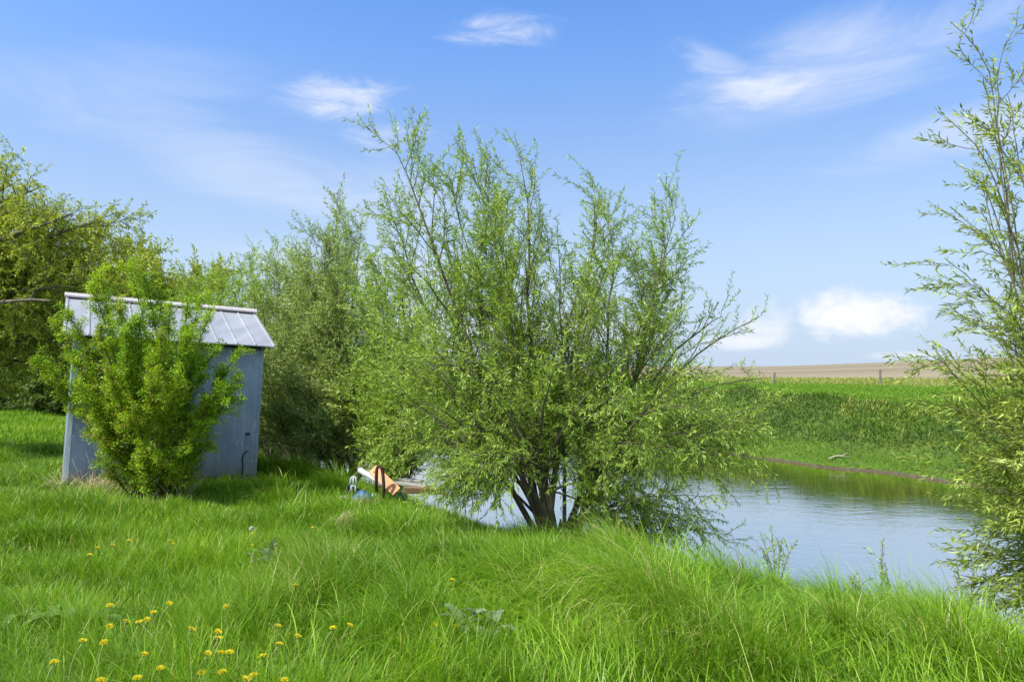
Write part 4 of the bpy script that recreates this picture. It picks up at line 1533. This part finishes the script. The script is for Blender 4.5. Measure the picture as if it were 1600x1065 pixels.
def dry_tussock(px, py, Yr, n, L, label, seed, rad=.16):
    g = np.random.default_rng(seed)
    b = on_ground(px, py, 2.5, 14)
    ang = g.random(n) * 6.28
    r = np.abs(g.normal(0, rad, n))
    x, y = b[0] + np.cos(ang) * r * 1.5, b[1] + np.sin(ang) * r
    B = np.stack([x, y, height(x, y) + g.uniform(.05, .14, n)], -1)
    az = np.where(g.random(n) < .6, g.normal(.2, .7, n), ang)
    o = link('dry_tussock', blades('dry_tussock', g, B, az, L * g.uniform(.5, 1.2, n), g.uniform(.3, 1.0, n), g.uniform(.4, 1.4, n), .006 * b[1] / 6 * g.uniform(.6, 1.2, n), g.random(n), 4), M['dry'])
    tag(o, label, 'dry grass', 'straw coloured tussocks')


dry_tussock(142, 778, 9, 260, .34, 'straw coloured tussock sprawling in front of the left end of the shed', 721, .20)
dry_tussock(100, 770, 9, 110, .30, 'smaller straw coloured tussock at the left corner of the shed', 722, .12)
dry_tussock(532, 838, 7, 90, .22, 'straw coloured wisp standing in the middle of the grass below the junk heap', 723, .06)
dry_tussock(565, 800, 8, 120, .16, 'faint straw patch in the grass just below the junk heap', 724, .07)
dry_tussock(235, 765, 9, 100, .24, 'straw wisps by the foot of the green bush', 725, .10)
dry_tussock(925, 985, 4, 160, .22, 'straw patch under the arching grass in the right foreground', 726, .14)

# pale stone lying in the grass near the brink
b = on_ground(962, 872, 3, 12)
g = np.random.default_rng(730)
m = MB()
b = b + np.array([0, 0, .27])
ring = []
nr, ns = 6, 10
V, F = [], []
for i in range(nr + 1):
    th = math.pi * i / nr
    for j in range(ns):
        ph = 2 * math.pi * j / ns
        k = 1 + .22 * math.sin(3 * ph + i) + g.normal(0, .06)
        V.append(b + np.array([.065 * k * math.sin(th) * math.cos(ph), .05 * k * math.sin(th) * math.sin(ph), .035 * math.cos(th) * k]))
for i in range(nr):
    for j in range(ns):
        F.append((i * ns + j, i * ns + (j + 1) % ns, (i + 1) * ns + (j + 1) % ns, (i + 1) * ns + j))
m.add(V, F)
m.tube([b + np.array([0, 0, -.3]), b + np.array([.005, 0, -.02])], [.02, .03], 6)
tag(m.build('pale_stone', M['bone'], smooth=True), 'pale bleached lump caught in the grass near the brink, right of the big willow', 'stone')

# ------------------------------------------------------------------ junk heap at the water's edge
def junk():
    Y = 9.75
    G = lambda px, Yq=Y: float(height(at(px, 760, Yq)[0], Yq))
    # grey plastic pipe
    m = MB()
    a, b = at(562, 734, Y + .15), at(600, 756, Y - .10)
    d = nrm(b - a)
    n = 16
    for r in (.042,):
        P = np.array([a, (a + b) / 2, b])
        m.tube(P, r, n, cap=False)
        m.tube(P, r * .85, n, cap=False)
    o = m.build('drain_pipe', M['pvc'], smooth=True)
    tag(o, 'pale grey plastic pipe sticking out of the junk heap to the upper left', 'pipe')
    # orange board
    m = MB()
    a, b = at(582, 732, Y + .02), at(620, 768, Y - .28)
    d = nrm(b - a)
    side = nrm(np.cross(d, np.array([0.25, -1, .25])))
    nn = np.cross(d, side)
    m.box((a + b) / 2, d, side, nn, np.linalg.norm(b - a), .145, .022)
    o = m.build('board', M['orange'], bevel=.003)
    tag(o, 'orange brown board leaning down to the right in the junk heap', 'board')
    h = MB()
    for k in (.12, .20):
        c = a + d * (np.linalg.norm(b - a) * k) + side * .02
        h.tube([c - nn * .0135, c + nn * .0135], .012, 10)
    h.build('bolt_hole', M['rubber'], o)
    # rusty bent bar (upside-down U)
    m = MB()
    z0 = at(600, 775, Y - .35)
    P = [at(588, 770, Y - .33), at(588, 745, Y - .33), at(588.5, 733, Y - .33), at(591, 727.5, Y - .33), at(594, 728, Y - .33), at(597, 733, Y - .33), at(598.5, 742, Y - .34), at(599.5, 757, Y - .35), at(600.5, 782, Y - .36)]
    m.tube(P, .024, 10)
    tag(m.build('bent_bar', M['rust'], smooth=True), 'dark rusty bar bent into an upside down U standing in the junk heap', 'bar')
    # crumpled tarp / sheet helper
    def sheet(name, px0, px1, py, Yc, dep, hgt, mat, label, cat, seed, th=.01):
        g = np.random.default_rng(seed)
        nx_, ny_ = 22, 12
        x0, x1 = at(px0, py, Yc)[0], at(px1, py, Yc)[0]
        gx, gy = np.meshgrid(np.linspace(x0, x1, nx_), np.linspace(Yc - dep, Yc + dep, ny_))
        ex = np.sin(np.linspace(0, math.pi, nx_))[None, :] ** .6 * np.sin(np.linspace(0.25, math.pi - .25, ny_))[:, None] ** .6
        z = height(gx, gy) + .05 + ex * hgt * (.55 + .9 * hash_noise(gx, gy, 7, seed)) + (hash_noise(gx, gy, 16, seed + 1) - .5) * .06
        gx = gx + (hash_noise(gx, gy, 9, seed + 2) - .5) * .06
        gy = gy + (hash_noise(gx, gy, 8, seed + 3) - .5) * .1
        V = np.stack([gx, gy, z], -1).reshape(-1, 3)
        i = np.arange(ny_ - 1)[:, None] * nx_
        j = np.arange(nx_ - 1)[None, :]
        F = np.stack([i + j, i + j + 1, i + j + nx_ + 1, i + j + nx_], -1).reshape(-1, 4)
        o = link(name, np_mesh(name, V, [F], smooth=False), mat)
        sm = o.modifiers.new('thickness', 'SOLIDIFY')
        sm.thickness = th
        tag(o, label, cat)
    sheet('tarp', 548, 592, 765, Y - .15, .16, .17, M['tarp'], 'crumpled blue tarp at the left of the junk heap', 'tarp', 801)
    sheet('plastic_sheet', 534, 566, 757, Y + .25, .16, .16, M['black'], 'black plastic sheet behind the blue tarp', 'sheet', 802)
    sheet('plastic_sheet', 606, 640, 757, Y + .15, .20, .20, M['black'], 'black plastic sheet under the right side of the orange board', 'sheet', 803)
    sheet('feed_sack', 527, 546, 765, Y - .05, .12, .09, M['white'], 'whitish flattened sack at the left tip of the junk heap', 'sack', 804)
    sheet('plastic_bag', 578, 592, 760, Y - .05, .07, .16, M['pvc'], 'grey white plastic bag wedged between tarp and bent bar', 'bag', 805)
    # white slotted chair back
    c = at(552, 752, Y + .2)
    m = MB()
    hh, ww = .062, .042
    out, inn = [], []
    k = 20
    for i in range(k + 1):
        an = math.pi * i / k
        out.append(np.array([ww * math.cos(an), 0, .028 + ww * math.sin(an) * 1.0]))
    pts = [np.array([ww, 0, -hh])] + out + [np.array([-ww, 0, -hh])]
    m.tube([c + q for q in pts], .011, 8)
    for dx in (0.0,):
        m.tube([c + np.array([dx, 0, -hh]), c + np.array([dx, 0, .06])], .009, 8)
    m.tube([c + np.array([-ww, 0, -hh]), c + np.array([ww, 0, -hh])], .011, 8)
    m.tube([c + np.array([-ww * .8, 0, -hh]), c + np.array([-ww * .6, 0.02, -hh - .14])], .011, 8)
    m.tube([c + np.array([ww * .8, 0, -hh]), c + np.array([ww * .6, 0.02, -hh - .14])], .011, 8)
    tag(m.build('handle_grip', M['white'], smooth=True), 'small white looped plastic handle with two slots sticking up from the junk heap', 'handle')
    # timbers of the little landing at the right
    def timber(pa, pb, ya, yb, wd, hg, mat, label):
        a, b = at(*pa, ya), at(*pb, yb)
        d = nrm(b - a)
        sd = nrm(np.cross(d, np.array([0, 0, 1.0])))
        up = np.cross(sd, d)
        m = MB()
        m.box((a + b) / 2, d, sd, up, np.linalg.norm(b - a), wd, hg)
        tag(m.build('timber', mat, bevel=.006), label, 'timber', 'timbers by the junk heap')
    timber((632, 765), (694, 767), Y - .15, Y - .05, .10, .085, M['plank'], 'brown squared timber end pointing at the pond right of the junk heap')
    timber((612, 753), (672, 760), Y + .55, Y + .35, .16, .035, M['grey_plank'], 'grey weathered plank lying behind the brown timber')
    timber((622, 748), (660, 752), Y + 1.0, Y + .9, .16, .035, M['grey_plank'], 'shorter grey plank farthest back beyond the junk heap')


junk()

# ------------------------------------------------------------------ dandelions and broad-leaved weeds
def pixel_top(px, py, clear):
    """where a flower seen at this pixel stands if it rises `clear` metres above the ground"""
    d = ray(px, py)
    Y = np.linspace(2.2, 12, 8000)
    z = CAMZ + d[2] * Y
    k = np.nonzero(z < height(d[0] * Y, Y) + clear)[0]
    y = Y[k[0]] if len(k) else 11.0
    return np.array([d[0] * y, y, CAMZ + d[2] * y])


def make_dandelion(root, top, seed, seedhead=False):
    g = np.random.default_rng(seed)
    gz = float(height(top[0], top[1]))
    axis = nrm(np.array([g.normal(.25, .18), g.normal(-.05, .18), 1.0]))
    foot = np.array([top[0] - g.uniform(.02, .08), top[1] + g.normal(0, .04), gz - .02])
    P = bez(foot, np.array([foot[0], foot[1], gz + (top[2] - gz) * .7]), top - axis * .012, 8)
    m = MB()
    m.tube(P, np.linspace(.0035, .0028, 8), 6)
    m.tube([top - axis * .016, top - axis * .006, top], [.003, .009, .008], 8)
    st_ = m.build('stem', M['stem'], root, smooth=True)
    A = nrm(np.cross(axis, np.array([.3, .9, .1])))
    Bv = np.cross(axis, A)
    n = 110 if not seedhead else 160
    if seedhead:
        D = nrm(g.normal(0, 1, (n, 3)))
        P0 = np.tile(top + axis * .008, (n, 1)) + D * .006
        L = np.full(n, .020)
        Wd = np.full(n, .006)
        me = leaf_quads('seed_head', g, P0, D, L, Wd, g.random(n))
        link('seed_head', me, M['fluff'], root)
        return
    # rings of strap petals, the outer ones flat, the inner ones upright
    q = np.sqrt(g.random(n))
    ph = np.arange(n) * GOLD
    el = np.radians(60 - 52 * q + g.normal(0, 6, n))
    D = nrm(np.cos(el)[:, None] * (np.cos(ph)[:, None] * A + np.sin(ph)[:, None] * Bv) + np.sin(el)[:, None] * axis)
    P0 = top + (np.cos(ph)[:, None] * A + np.sin(ph)[:, None] * Bv) * (q * .005)[:, None]
    L = .009 + .0105 * q
    me = leaf_quads('flower_head', g, P0, D, L, np.full(n, .0048), g.random(n), fold=.1)
    link('flower_head', me, M['petal'], root)


CLUSTERS = [
    ('of the far row below the shed', [(140, 866), (153, 855), (177, 851), (201, 844), (266, 844), (271, 849)], .10),
    ('of the pair near the pale sage leaves', [(393, 833), (394, 851)], .12),
    ('of the slanting row in the left foreground', [(130, 1000), (162, 1003), (171, 978), (198, 970), (217, 971), (230, 967), (240, 956), (265, 942)], .14),
    ('of the loose middle group in the foreground grass', [(300, 982), (341, 986), (342, 996), (325, 1020), (345, 1019), (359, 1018), (410, 1024), (435, 977), (466, 993), (437, 1005)], .15),
    ('of the group along the bottom edge of the photo', [(158, 1062), (215, 1058), (226, 1021), (251, 1043), (315, 1050), (348, 1049), (384, 1060), (396, 1054), (445, 1062)], .15),
    ('of the three by the thistle like weed', [(680, 975), (714, 977), (697, 1000)], .14),
]
SINGLES = [
    ((488, 824), .10, 'lone yellow dandelion far back right of the sage leaves'),
    ((462, 913), .10, 'small lone yellow dandelion in the middle of the grass'),
    ((547, 976), .13, 'lone yellow dandelion in the centre foreground'),
    ((520, 980), .08, 'dull low dandelion just left of the lone centre dandelion'),
    ((707, 905), .10, 'faint lone yellow dandelion behind the broad leaved weed'),
    ((353, 947), .10, 'small solitary dandelion above the loose middle group'),
    ((85, 1033), .13, 'lone yellow dandelion at the lower left, left of all the others'),
    ((172, 945), .12, 'orange tinted dandelion over the dark hollow at left'),
]
ORD = ['leftmost', 'second from left', 'third from left', 'fourth from left', 'fifth from left', 'sixth from left', 'seventh from left', 'eighth from left', 'ninth from left', 'tenth from left']
k = 0
for where, pts, clear in CLUSTERS:
    for i, (px, py) in enumerate(sorted(pts)):
        k += 1
        top = pixel_top(px, py, clear + .105)
        who = ORD[i] if len(pts) > 2 else ('upper' if i == 0 else 'lower')
        if len(pts) > 2 and i == len(pts) - 1:
            who = 'rightmost'
        r = thing('dandelion', (top[0], top[1], float(height(top[0], top[1]))), 'yellow dandelion, ' + who + ' ' + where, 'flower', 'dandelions in the grass')
        make_dandelion(r, top, 900 + k)
for (px, py), clear, lab in SINGLES:
    k += 1
    top = pixel_top(px, py, clear + .105)
    r = thing('dandelion', (top[0], top[1], float(height(top[0], top[1]))), lab, 'flower', 'dandelions in the grass')
    make_dandelion(r, top, 900 + k)
top = pixel_top(392, 826, .25)
r = thing('dandelion', (top[0], top[1], float(height(top[0], top[1]))), 'white dandelion seed head above the yellow pair near the sage leaves', 'flower')
make_dandelion(r, top, 990, True)


def rosette(px, py, n, L, Wd, label, seed, mat='broad', name='broadleaf_weed', rise=.5, clear=.10, upright=0.0):
    """low weed: long broad leaves out of one crown"""
    g = np.random.default_rng(seed)
    clear = clear + (.07 if mat == 'sage' else .03)
    c = pixel_top(px, py, clear)
    gz = float(height(c[0], c[1]))
    V, F, T = [], [], []
    nv = 0
    for i in range(n):
        az = i * GOLD + g.normal(0, .3)
        l = L * g.uniform(.6, 1.2)
        w = Wd * g.uniform(.7, 1.2)
        th = rise * g.uniform(.5, 1.3)
        p = np.array([c[0], c[1], gz + clear * .45])
        dirh = np.array([math.cos(az), math.sin(az), 0])
        side = np.array([-math.sin(az), math.cos(az), 0])
        ks = 6
        tn = g.random()
        for q in range(ks + 1):
            f = q / ks
            ww = w * (.18 + 1.1 * math.sin(math.pi * min(1, f * .9 + .05)) ** .8) * (1 + .25 * math.sin(q * 2.2 + i)) * (0.05 if q == ks else 1)
            V += [p - side * ww * .5 + np.array([0, 0, ww * .18]), p, p + side * ww * .5 + np.array([0, 0, ww * .18])]
            T += [tn] * 3
            a = th + upright - (1.3 * f)
            p = p + (dirh * math.cos(a) + np.array([0, 0, 1]) * math.sin(a)) * l / ks
        for q in range(ks):
            b0 = nv + q * 3
            F += [(b0, b0 + 1, b0 + 4, b0 + 3), (b0 + 1, b0 + 2, b0 + 5, b0 + 4)]
        nv += 3 * (ks + 1)
    o = link(name, np_mesh(name, np.array(V), [np.array(F)], tint=np.array(T), smooth=True), M[mat])
    tag(o, label, 'weed', 'weeds in the grass')


rosette(725, 945, 10, .26, .055, 'pale grey green thistle like weed in the middle foreground', 951, 'sage', 'sage_weed', 1.0, .22)
rosette(770, 950, 7, .24, .05, 'pale grey green weed just right of the thistle like one', 952, 'sage', 'sage_weed', 1.0, .20)
rosette(405, 858, 6, .22, .035, 'silvery sage leaves beside the white seed head', 953, 'sage', 'sage_weed', 1.2, .16)
rosette(425, 850, 5, .24, .032, 'upright silvery sage shoot right of the seed head', 954, 'sage', 'sage_weed', 1.3, .22, .2)
rosette(85, 950, 9, .20, .05, 'broad leaved dandelion rosette beside the dark hollow at left', 955, 'broad', clear=.08)
rosette(150, 950, 8, .20, .045, 'broad leaved weed right of the dark hollow at left', 956, 'broad', clear=.10)
rosette(35, 945, 7, .20, .045, 'broad leaved weed at the left edge of the photo', 957, 'broad', clear=.10)
rosette(300, 1045, 8, .18, .04, 'broad leaved rosette among the bottom dandelions', 959, 'broad', clear=.08)
rosette(430, 1040, 9, .18, .04, 'broad leaved rosette right of the bottom dandelions', 960, 'broad', clear=.08)
rosette(210, 1010, 8, .18, .04, 'broad leaved rosette under the slanting dandelion row', 961, 'broad', clear=.08)
